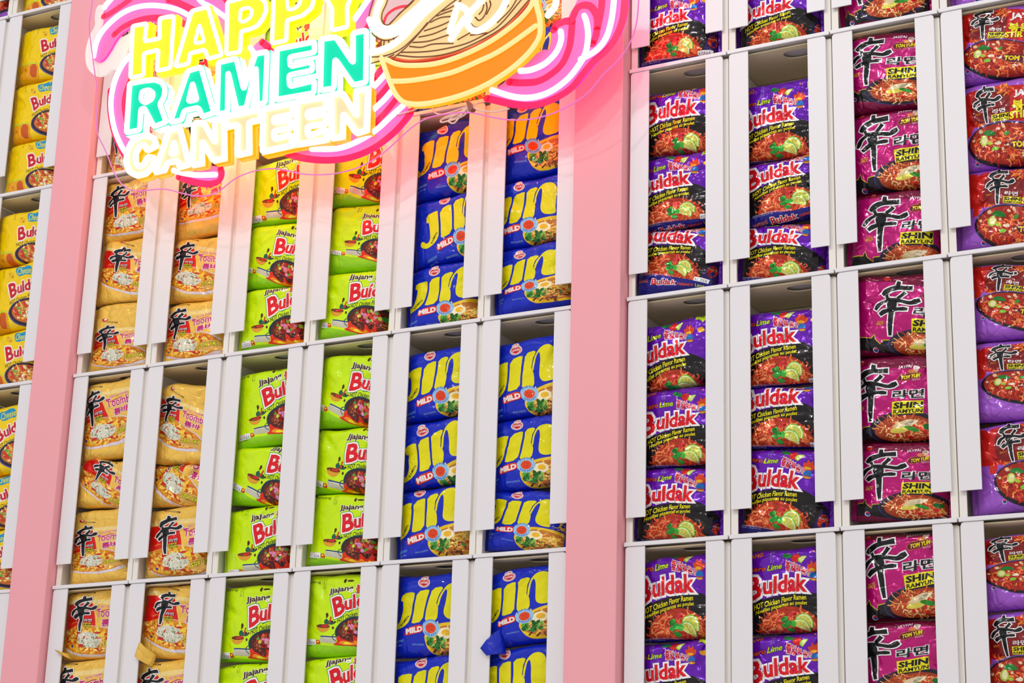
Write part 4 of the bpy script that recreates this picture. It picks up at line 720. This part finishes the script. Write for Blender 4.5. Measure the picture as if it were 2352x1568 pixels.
GS = .40     # grid step in cm
XMIN, YMIN = -4.0, -4.4
def compile_sheet(s):
    """cut the print along the grid so it can follow a packet exactly"""
    nx = int(math.ceil((WP + 8.4) / GS)); ny = int(math.ceil((s.hp() + 8.8) / GS))
    V = np.concatenate(s.V); V[:, 0] = np.clip(V[:, 0], XMIN + .01, XMIN + nx * GS - .01); V[:, 1] = np.clip(V[:, 1], YMIN + .01, YMIN + ny * GS - .01)
    bm = bmesh.new(); lay = bm.faces.layers.int.new('id')
    vs = [bm.verts.new((x, y, 0)) for x, y in V]
    for i, f in enumerate(s.F):
        a, b, c = f
        if len({a, b, c}) < 3: continue
        ar = (V[b, 0] - V[a, 0]) * (V[c, 1] - V[a, 1]) - (V[b, 1] - V[a, 1]) * (V[c, 0] - V[a, 0])
        if abs(ar) < 1e-6: continue
        try: fc = bm.faces.new((vs[a], vs[b], vs[c]) if ar > 0 else (vs[a], vs[c], vs[b]))
        except ValueError: continue
        fc[lay] = i
    def cut(co, no):
        n = Vector(no); d0 = n.dot(Vector(co))
        fs = []
        for f in bm.faces:
            ds = [v.co.dot(n) - d0 for v in f.verts]
            if min(ds) < -1e-5 and max(ds) > 1e-5: fs.append(f)
        if not fs: return
        es = {e for f in fs for e in f.edges}; vv = {v for f in fs for v in f.verts}
        bmesh.ops.bisect_plane(bm, geom=list(vv) + list(es) + fs, plane_co=co, plane_no=no, dist=1e-6)
    for i in range(1, nx): cut((XMIN + i * GS, 0, 0), (1, 0, 0))
    for j in range(1, ny): cut((0, YMIN + j * GS, 0), (0, 1, 0))
    for k in range(-nx + 1, ny): cut((XMIN, YMIN + k * GS, 0), (-1, 1, 0))
    bmesh.ops.triangulate(bm, faces=bm.faces[:])
    vid = {}; P = []; L = []; Cc = []; F = []
    for f in bm.faces:
        i = f[lay]; t = []
        for v in f.verts:
            key = (v.index if False else id(v), s.L[i], s.Cc[i])
            key = (round(v.co.x, 4), round(v.co.y, 4), s.L[i], s.Cc[i])
            if key not in vid: vid[key] = len(P); P.append((v.co.x, v.co.y)); L.append(s.L[i]); Cc.append(s.Cc[i])
            t.append(vid[key])
        if len(set(t)) == 3: F.append(t)
    bm.free()
    return dict(nx=nx, ny=ny, P=np.array(P), L=np.array(L, float), C=np.array(Cc), F=np.array(F), base=s.base, hp=s.hp(), nl=max(s.L))

print('compiling prints')
SH = {k: compile_sheet(f()) for k, f in (('jin', sheet_jin), ('jja', sheet_jja), ('hab', sheet_hab), ('tom', sheet_tom), ('stir', sheet_stir), ('toomba', sheet_toomba), ('cheese', sheet_cheese))}
for k, v in SH.items(): print(k, len(v['P']), len(v['F']), v['nl'], round(v['hp'], 1))

FILM = {'jin': print_mat('blue_packet_film', .32, .0, .45, coat=.3), 'jja': print_mat('lime_packet_film', .34, 0, .4, coat=.3), 'hab': print_mat('purple_foil_film', .24, .25, .7, coat=.34),
        'tom': print_mat('magenta_foil_film', .24, .2, .7, coat=.34), 'stir': print_mat('violet_foil_film', .25, .1, .7, coat=.34), 'toomba': print_mat('gold_foil_film', .28, .12, .7, coat=.34), 'cheese': print_mat('yellow_packet_film', .3, 0, .45, coat=.3)}

def fbm(x, y, seed, sc):
    """smooth pseudo noise from a few sines, in [-1, 1]"""
    r = random.Random(seed); o = 0
    for k in range(5):
        a = r.uniform(0, 6.28); f = sc * r.uniform(.6, 1.8); o = o + np.sin((x * math.cos(a) + y * math.sin(a)) * f + r.uniform(0, 6.28))
    return o / 3.2

def build_mesh(name, co, tri, col, nor, m):
    me = bpy.data.meshes.new(name)
    me.vertices.add(len(co)); me.vertices.foreach_set('co', co.astype(np.float32).ravel())
    nt = len(tri); me.loops.add(nt * 3); me.loops.foreach_set('vertex_index', tri.astype(np.int32).ravel())
    me.polygons.add(nt); me.polygons.foreach_set('loop_start', np.arange(0, nt * 3, 3, dtype=np.int32))
    me.update(calc_edges=True)
    me.polygons.foreach_set('use_smooth', np.ones(nt, bool))
    a = me.color_attributes.new('print', 'FLOAT_COLOR', 'POINT'); c4 = np.ones((len(co), 4), np.float32); c4[:, :3] = col; a.data.foreach_set('color', c4.ravel())
    if nor is not None: me.normals_split_custom_set_from_vertices(nor.astype(np.float32))
    me.materials.append(m); return me

KNAME = {'jin': 'blue mild-ramen packet', 'jja': 'lime-green noodle packet', 'hab': 'purple lime noodle packet', 'tom': 'magenta soup-noodle packet', 'stir': 'red-and-violet noodle packet', 'toomba': 'gold noodle packet', 'cheese': 'yellow cheese noodle packet'}
GNAME = {'jin': 'blue noodle packets', 'jja': 'lime-green noodle packets', 'hab': 'purple noodle packets', 'tom': 'magenta noodle packets', 'stir': 'red and violet noodle packets', 'toomba': 'gold noodle packets', 'cheese': 'yellow noodle packets'}

def make_packet(idx, rec):
    kind, col, row, n, slot, cx, cz, th, sy, bx, thb, yt, yb = rec
    S = SH[kind]; nx, ny = S['nx'], S['ny']; seed = idx * 7 + 3; R = random.Random(seed)
    gx = XMIN + np.arange(nx + 1) * GS; gy = YMIN + np.arange(ny + 1) * GS
    X, Y = np.meshgrid(gx, gy, indexing='ij')
    # small stretch and slide of the print where the film is creased
    lift = .16 if kind in ('jin', 'toomba', 'hab') else .11
    dx = X - WP / 2 + lift * fbm(X, Y, seed, .55); dy = (Y - S['hp'] / 2) * sy + lift * fbm(X, Y, seed + 1, .6)
    t = math.radians(th); wx = cx + dx * math.cos(t) - dy * math.sin(t); wy = cz + dx * math.sin(t) + dy * math.cos(t)
    tb = math.radians(thb); ex = (wx - bx); ey = (wy - cz)
    px = ex * math.cos(tb) + ey * math.sin(tb); py = -ex * math.sin(tb) + ey * math.cos(tb)
    hw = WP / 2; px = np.clip(px, -hw, hw); u = px / hw
    T = 1.75 * (1 - np.abs(u) ** 5) ** .6 + .05
    # ragged top and bottom outlines
    top = yt + .05 + (.26 if kind == 'toomba' else .18) * fbm(px, 0 * px, seed + 2, .6) * (1 if slot else 1.5); bot = yb + .2 + (.10 * fbm(px, 0 * px, seed + 3, .5) if slot < n - 1 else 0)
    a = 1.25; d = np.zeros_like(px)
    def arc(p, lim, sgn, d):
        q = sgn * (p - (lim - sgn * a)) ; ph = np.clip(q / a, 0, math.pi / 2)
        np_ = np.where(q > 0, (lim - sgn * a) + sgn * a * np.sin(ph), p)
        return np_, d + np.where(q > 0, T * .98 * (1 - np.cos(ph)), 0)
    py, d = arc(py, top, 1, d); py, d = arc(py, bot, -1, d); d = np.minimum(d, T * .98)
    depth = 1.75 - T + d                             # 0 = front of the packet
    w8 = np.clip(1 - d / (T + .01), 0, 1) * np.clip(T / 1.6, 0, 1)
    cr = 1.9 if kind == 'toomba' else 1.25
    depth = depth + w8 * cr * (.12 * fbm(px, py, seed + 4, .9) + .05 * fbm(px, py, seed + 5, 2.4))
    for k in range(R.randint(5, 8) + (4 if kind == 'toomba' else 0)):                 # creases running in from the edges
        side = R.choice(((-hw, R.uniform(yb, yt)), (hw, R.uniform(yb, yt)), (R.uniform(-hw, hw), yt), (R.uniform(-hw, hw), yb))); ang = math.atan2((yt + yb) / 2 - side[1] + R.uniform(-3, 3), -side[0] + R.uniform(-3, 3)); ln = R.uniform(2.5, 6)
        lx = (px - side[0]) * math.cos(ang) + (py - side[1]) * math.sin(ang); ly = -(px - side[0]) * math.sin(ang) + (py - side[1]) * math.cos(ang)
        depth = depth + w8 * cr * R.uniform(.10, .26) * R.choice((-1, 1, 1)) * np.exp(-(ly / .42) ** 2) * np.clip(1 - np.abs(lx - ln / 2) / (ln / 2 + .5), 0, 1)
    depth = np.maximum(depth, -.25)
    y0 = .85 + R.uniform(0, .35)
    fx = bx + px * math.cos(tb) - py * math.sin(tb); fz = cz + px * math.sin(tb) + py * math.cos(tb)
    lo = bin_x(col) * 100 + .07 + .30; hi = bin_x(col) * 100 + .07 + BW * 100 - .30
    fx = np.clip(fx, lo, hi)
    if slot == n - 1: fz = np.maximum(fz, row * H_ROW + .44)
    fz = np.minimum(fz, (row + 1) * H_ROW - .75)
    G = np.stack([fx, y0 + depth, fz], -1) / 100.0; G[..., 2] += Z0
    org = np.array([bx / 100, (y0 + 1.75) / 100, cz / 100 + Z0 + yb / 100]); 
    G = G - org
    # normals on the grid
    du = np.gradient(G, axis=0); dv = np.gradient(G, axis=1); N = np.cross(du, dv); ln = np.linalg.norm(N, axis=-1, keepdims=True); N = np.where(ln > 1e-12, N / np.maximum(ln, 1e-12), np.array([0, -1.0, 0]))
    N = np.where(N[..., 1:2] > .4, -N, N)
    idg = np.arange((nx + 1) * (ny + 1)).reshape(nx + 1, ny + 1)
    a_, b_, c_, d_ = idg[:-1, :-1].ravel(), idg[1:, :-1].ravel(), idg[1:, 1:].ravel(), idg[:-1, 1:].ravel()
    tri = np.concatenate([np.stack([a_, b_, c_], 1), np.stack([a_, c_, d_], 1)])
    co = G.reshape(-1, 3); nr = N.reshape(-1, 3); colr = np.tile(np.array(S['base']), (len(co), 1))
    # back of the packet: the same outline mirrored in depth
    back = co.copy(); back[:, 1] = np.maximum(-back[:, 1], co[:, 1]); nb = nr.copy(); nb[:, 1] = -nb[:, 1]
    # print
    P = S['P']; gxf = (P[:, 0] - XMIN) / GS; gyf = (P[:, 1] - YMIN) / GS
    def interp(A, cxs, cys):
        i = np.clip(cxs.astype(int), 0, nx - 1); j = np.clip(cys.astype(int), 0, ny - 1); f = (cxs - i)[:, None]; g = (cys - j)[:, None]
        A00, A10, A11, A01 = A[i, j], A[i + 1, j], A[i + 1, j + 1], A[i, j + 1]
        lower = A00 * (1 - f) + A10 * (f - g) + A11 * g; upper = A00 * (1 - g) + A01 * (g - f) + A11 * f
        return np.where(f >= g, lower, upper)
    D = interp(G, gxf, gyf); DN = interp(N, gxf, gyf); DN /= np.linalg.norm(DN, axis=1)[:, None] + 1e-9
    DC = D + DN * (S['L'] * .000014 + .00003)[:, None]
    # leave out print that has gone round behind the edges
    dd = interp(depth[..., None], gxf, gyf)[:, 0]; F = S['F']
    P3 = DC[F]; ar = np.linalg.norm(np.cross(P3[:, 1] - P3[:, 0], P3[:, 2] - P3[:, 0]), axis=1); keep = (ar > 2e-10) & (dd[F].min(1) < 1.7)
    F = F[keep]; used = np.unique(F); remap = np.zeros(len(P), int); remap[used] = np.arange(len(used)); F = remap[F]
    a3 = co[tri]; ar = np.linalg.norm(np.cross(a3[:, 1] - a3[:, 0], a3[:, 2] - a3[:, 0]), axis=1); tri = tri[ar > 1e-9]
    allco = np.concatenate([co, back, DC[used]]); alln = np.concatenate([nr, nb, DN[used]]); allc = np.concatenate([colr, colr, S['C'][used]])
    alltri = np.concatenate([tri, tri[:, ::-1] + len(co), F + 2 * len(co)])
    me = build_mesh('wrapper', allco, alltri, allc, alln, FILM[kind])
    root = bpy.data.objects.new('noodle_packet', None); C.objects.link(root); root.location = org; root.empty_display_size = .02
    wr = bpy.data.objects.new('wrapper', me); C.objects.link(wr); wr.parent = root
    # crimped seals at both ends
    for sg in (-1, 1):
        ys = np.linspace(yb + .25, yt - .25, 26); xs = np.linspace(0, .72, 13); V = []; Fq = []
        for i, yy in enumerate(ys):
            for j, xx in enumerate(xs):
                qx = sg * (hw + xx - .05); rid = .035 * (1 if j % 2 else -1) * (j > 0) + .10 * xx * math.sin(i * .55 + seed)
                gx_ = bx + qx * math.cos(tb) - yy * math.sin(tb); gz_ = cz + qx * math.sin(tb) + yy * math.cos(tb)
                cl = bin_x(col) * 100 + .07; gx_ = min(max(gx_, cl + .28), cl + BW * 100 - .28); gz_ = min(gz_, (row + 1) * H_ROW - .78)
                if slot == n - 1: gz_ = max(gz_, row * H_ROW + .44)
                V.append(((gx_ / 100 - org[0]), rid / 100, gz_ / 100 + Z0 - org[2]))
        m_ = len(xs)
        for i in range(len(ys) - 1):
            for j in range(m_ - 1): q = i * m_ + j; Fq += [(q, q + 1, q + m_ + 1), (q, q + m_ + 1, q + m_)]
        V = np.array(V); sm = build_mesh('end_seal', V, np.array(Fq), np.tile(np.array(S['base']) * .95, (len(V), 1)), None, FILM[kind])
        so = bpy.data.objects.new('end_seal', sm); C.objects.link(so); so.parent = root
        md = so.modifiers.new('film', 'SOLIDIFY'); md.thickness = .0003; md.offset = 0
    # a loose crimped end that pokes out of the front on a few packets
    for (ec, er, es, q) in EXTRA:
        if (ec, er, es) != (col, row, slot): continue
        a4, b4, c4_, d4 = [np.array(p) for p in q]; nn_ = 15; V = []; Fq = []
        for i in range(nn_):
            for j in range(9):
                u_, v_ = i / (nn_ - 1), j / 8; p = (a4 * (1 - u_) + b4 * u_) * (1 - v_) + (d4 * (1 - u_) + c4_ * u_) * v_
                yy = (.9 * (1 - v_) ** 4 - .75 * min(1, v_ * 1.6)) + .05 * min(1, v_ * 2) * (1 if i % 2 else -1) * min(1, v_ * 3) - .08 * v_ * math.sin(u_ * 3.1)
                V.append((p[0] / 100 - org[0], yy / 100 - org[1], p[1] / 100 + Z0 - org[2]))
        for i in range(nn_ - 1):
            for j in range(8): k_ = i * 9 + j; Fq += [(k_, k_ + 1, k_ + 10), (k_, k_ + 10, k_ + 9)]
        V = np.array(V); sm = build_mesh('end_seal', V, np.array(Fq), np.tile(np.array(S['base']), (len(V), 1)), None, FILM[kind]); so = bpy.data.objects.new('end_seal', sm); C.objects.link(so); so.parent = root
        md = so.modifiers.new('film', 'SOLIDIFY'); md.thickness = .0003; md.offset = 0
    pos = {3: ['top', 'middle', 'lowest'], 2: ['top', 'second'], 1: ['lowest']}[n][slot]
    tag(root, '%s, %s of its bin, %s, %s' % (KNAME[kind], pos, COLNAME[col].replace('the ', '', 1) if col > -2 else 'outermost left column', rowname(col, row)), 'noodle packet', GNAME[kind])

for i, rec in enumerate(PACKS): make_packet(i, rec)
print('packets done')

# ================================================================= neon sign
SY = -.10     # front plane of the sign stands ten centimetres off the shelves
sign = bpy.data.objects.new('neon_sign', None); C.objects.link(sign); sign.location = (.75, SY, 2.9)
tag(sign, 'glowing neon shop sign with ramen bowl and pink swirls on clear acrylic', 'neon sign')
def S3(p, y): return (p[0] / 100 - .75, y - SY, p[1] / 100 - 2.9)

def tube(name, pts, r, m, parent, closed=False, y=0, sm=4):
    """glowing flexible tube with round ends"""
    P = catmull(pts, sm, closed) if sm else [np.array(p, float) for p in pts]
    cu = bpy.data.curves.new(name, 'CURVE'); cu.dimensions = '3D'; cu.bevel_depth = r; cu.bevel_resolution = 3; cu.use_fill_caps = True
    sp = cu.splines.new('POLY'); sp.points.add(len(P) - 1)
    for i, p in enumerate(P):
        q = S3(p, y); sp.points[i].co = (q[0], q[1], q[2], 1)
        sp.points[i].radius = 1
    sp.use_cyclic_u = closed
    o = bpy.data.objects.new(name, cu); C.objects.link(o)
    dg = bpy.context.evaluated_depsgraph_get(); me = bpy.data.meshes.new_from_object(o.evaluated_get(dg)); bpy.data.objects.remove(o); bpy.data.curves.remove(cu)
    me.materials.clear(); me.materials.append(m); me.polygons.foreach_set('use_smooth', [True] * len(me.polygons))
    if not closed:       # round ends
        bm = bmesh.new(); bm.from_mesh(me)
        for p in (P[0], P[-1]):
            q = S3(p, y); bmesh.ops.create_uvsphere(bm, u_segments=10, v_segments=6, radius=r, matrix=Matrix.Translation(q))
        for f in bm.faces: f.smooth = True
        bm.to_mesh(me); bm.free()
    o = bpy.data.objects.new(name, me); C.objects.link(o); o.parent = parent; return o

def plate(name, pts, y0, y1, cfront, cside, m, parent, layers=(), holes=()):
    """cut acrylic plate between depths y0 (front) and y1 (back) with printed layers on the front"""
    v2, tr = tess(pts, holes); n = len(v2)
    V = []; F = []; Cc = []
    def addf(vs, fs, c):
        b = len(V); V.extend(vs); Cc.extend([srgb(c)] * len(vs)); F.extend([tuple(i + b for i in f) for f in fs])
    addf([S3(p, y0) for p in v2], tr, cfront); addf([S3(p, y1) for p in v2], tr, cside)
    loops = [list(pts)] + [list(h) for h in holes]
    for lp in loops:
        k = len(lp); addf([S3(p, y0) for p in lp] + [S3(p, y1) for p in lp], [(i, (i + 1) % k, (i + 1) % k + k, i + k) for i in range(k)], cside)
    for li, (kind, q, wdt, c) in enumerate(layers):
        yy = y0 - .0001 * (li + 1)
        if kind == 'line':
            Q = np.array(catmull(q, 5)); d = np.gradient(Q, axis=0); d /= np.linalg.norm(d, axis=1)[:, None] + 1e-9; nn = np.stack([-d[:, 1], d[:, 0]], 1) * wdt / 2; k = len(Q)
            addf([S3(p, yy) for p in np.concatenate([Q + nn, Q - nn])], [(i, i + 1, i + 1 + k, i + k) for i in range(k - 1)], c)
            for e in (Q[0], Q[-1]):
                ring = [(e[0] + wdt / 2 * math.cos(t * math.pi / 6), e[1] + wdt / 2 * math.sin(t * math.pi / 6)) for t in range(12)]
                addf([S3(p, yy) for p in ring], [tuple(range(12))], c)
        else:
            vv, tt = tess(q); addf([S3(p, yy) for p in vv], tt, c)
    me = bpy.data.meshes.new(name); me.from_pydata(V, [], F); me.update()
    a = me.color_attributes.new('print', 'FLOAT_COLOR', 'POINT'); c4 = np.ones((len(V), 4), np.float32); c4[:, :3] = np.array(Cc); a.data.foreach_set('color', c4.ravel())
    me.materials.append(m)
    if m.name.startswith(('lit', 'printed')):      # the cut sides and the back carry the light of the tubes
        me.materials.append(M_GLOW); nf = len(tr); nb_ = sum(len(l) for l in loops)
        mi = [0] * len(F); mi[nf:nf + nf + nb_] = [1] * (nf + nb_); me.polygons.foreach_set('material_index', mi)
    o = bpy.data.objects.new(name, me); C.objects.link(o); o.parent = parent; return o

def glow(name, col, strength):
    m = bpy.data.materials.new(name); m.use_nodes = True; nt = m.node_tree; b = nt.nodes['Principled BSDF']
    b.inputs['Base Color'].default_value = (.1, .1, .1, 1); b.inputs['Emission Color'].default_value = tuple(col) + (1,); b.inputs['Emission Strength'].default_value = strength
    return m
G_WHITE = glow('white_neon', (1, .86, .66), 2.4); G_YEL = glow('lemon_neon', (1, .90, .22), 5.2); G_CREAM = glow('warm_white_neon', (1, .74, .28), 6.0)
G_MINT = glow('mint_neon', (.45, 1, .74), 2.6); G_PINK = glow('pink_neon', (1, .52, .84), 2.2); G_ORG = glow('amber_neon', (1, .64, .22), 1.15)
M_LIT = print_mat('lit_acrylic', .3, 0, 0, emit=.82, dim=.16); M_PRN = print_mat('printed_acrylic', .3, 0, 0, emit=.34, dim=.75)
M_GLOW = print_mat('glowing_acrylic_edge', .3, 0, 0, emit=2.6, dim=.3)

# clear carrier sheet, its cut edge carrying the light of the tubes
mc = bpy.data.materials.new('clear_acrylic'); mc.use_nodes = True; nt = mc.node_tree; nt.nodes.clear()
out = nt.nodes.new('ShaderNodeOutputMaterial'); mx = nt.nodes.new('ShaderNodeMixShader'); tr_ = nt.nodes.new('ShaderNodeBsdfTransparent'); gl = nt.nodes.new('ShaderNodeBsdfGlossy'); fr = nt.nodes.new('ShaderNodeFresnel')
fr.inputs[0].default_value = 1.25; gl.inputs['Roughness'].default_value = .05; tr_.inputs[0].default_value = (1, .985, .985, 1)
nt.links.new(fr.outputs[0], mx.inputs[0]); nt.links.new(tr_.outputs[0], mx.inputs[1]); nt.links.new(gl.outputs[0], mx.inputs[2]); nt.links.new(mx.outputs[0], out.inputs[0])
pts = smooth_closed(SIGN['sheet'], 2); v2, tt = tess(pts); n = len(v2)
V = [S3(p, SY + .004) for p in v2]
carrier = mesh_obj('acrylic_sheet', V, tt, mc, sign)
edge_m = glow('edge_lit_acrylic', (.85, .12, .55), .8)
tube('sheet_edge', pts, .0011, edge_m, carrier, closed=True, y=SY + .004, sm=0)

# letters
LC = {'y': ((250, 240, 50), (255, 226, 0), G_YEL, .0036), 't': ((0, 228, 180), (150, 240, 160), G_MINT, .0046), 'c': ((250, 216, 176), (255, 112, 0), G_CREAM, .0050)}
def outset(pts, d):
    P = np.array(pts, float); n = len(P); ar = 0
    for i in range(n): a, b = P[i], P[(i + 1) % n]; ar += a[0] * b[1] - a[1] * b[0]
    sg = 1 if ar > 0 else -1; out = []
    for i in range(n):
        e0 = P[i] - P[i - 1]; e1 = P[(i + 1) % n] - P[i]; e0 /= np.linalg.norm(e0) + 1e-9; e1 /= np.linalg.norm(e1) + 1e-9
        n0 = np.array([e0[1], -e0[0]]) * sg; n1 = np.array([e1[1], -e1[0]]) * sg; b = n0 + n1; b /= np.linalg.norm(b) + 1e-9; c = max(b @ n0, .5)
        out.append(tuple(P[i] + b * d / c))
    return out
for li, (c, outer, inner) in enumerate(SIGN['letters']):
    cf, cs, gm, r = LC[c]
    pl = plate('letter_plate', outset(outer, .42), SY, SY + .017, cf, cs, M_LIT, sign, holes=[outset(inner, -.25)] if inner else ())
    def rounded(p):
        # keep the corners tight: cut each one with a short arc
        P = [np.array(q, float) for q in p]; o_ = []
        for i in range(len(P)):
            a, b, d = P[i - 1], P[i], P[(i + 1) % len(P)]; la, lb = np.linalg.norm(a - b), np.linalg.norm(d - b); k = min(.45, la * .4, lb * .4)
            s_, e_ = b + (a - b) / la * k, b + (d - b) / lb * k
            for t in (0, .33, .67, 1): o_.append(s_ * (1 - t) ** 2 + b * 2 * t * (1 - t) + e_ * t * t)
        return o_
    tube('neon_tube', rounded(outer), r, gm, pl, closed=True, y=SY - .004, sm=0)
    if inner: tube('neon_tube', rounded(inner), r * .85, gm, pl, closed=True, y=SY - .004, sm=0)

# pink swirls
for pi, (poly, tubes, bands) in enumerate(SIGN['pink']):
    lay = [('line', b, 1.15, (250, 14, 96)) for b in bands]
    pl = plate('swirl_plate', smooth_closed(poly, 2), SY + .014, SY + .019, (255, 112, 190), (250, 30, 120), M_PRN, sign, layers=lay)
    for t in tubes: tube('neon_tube', t, .0046, G_PINK, pl, y=SY + .010)
pl = plate('cloud_plate', smooth_closed(SIGN['blob'], 2), SY + .020, SY + .025, (246, 236, 228), (150, 140, 138), M_PRN, sign)
# bowl
bp_ = plate('bowl_plate', smooth_closed(SIGN['bowl'], 1), SY + .002, SY + .012, (255, 146, 20), (255, 120, 10), M_LIT, sign)
for i, t in enumerate(SIGN['bowltubes']): tube('neon_tube', t, .0040, G_ORG, bp_, y=SY - .001)
npl = plate('noodle_plate', smooth_closed(SIGN['noodle'], 1), SY + .006, SY + .013, (252, 218, 150), (255, 150, 50), M_LIT, sign,
            layers=[('poly', smooth_closed(SIGN['hole'], 1), 0, (240, 196, 196)), ('line', SIGN['redarc'], .55, (250, 60, 80)), ('line', SIGN['nred'], 1.0, (240, 96, 40)), ('line', SIGN['nred'], .35, (200, 40, 10))] + [('line', q, .26, (126, 72, 36)) for q in SIGN['nlines']])
for t in SIGN['ntubes']: tube('neon_tube', t, .0052, G_WHITE, npl, y=SY + .001)
# feed cables gathered with a clip under the bowl
M_CAB = mat('clear_cable', (240, 205, 190), .15, .6)
for q in SIGN['wire']: tube('cable', q, .0013, M_CAB, sign, y=SY + .012)
M_CLIP = mat('grey_clip', (150, 90, 80), .4)
plate('cable_clip', SIGN['clip'], SY + .006, SY + .016, (150, 96, 84), (140, 84, 74), print_mat('clip_plastic', .4, 0, 0), sign)
# two clear cords the sign hangs by, running up out of the picture
for x in (25.5, 108.0): tube('hanging_cord', [(x, 310), (x, 430)], .0009, M_CAB, sign, y=SY + .010)
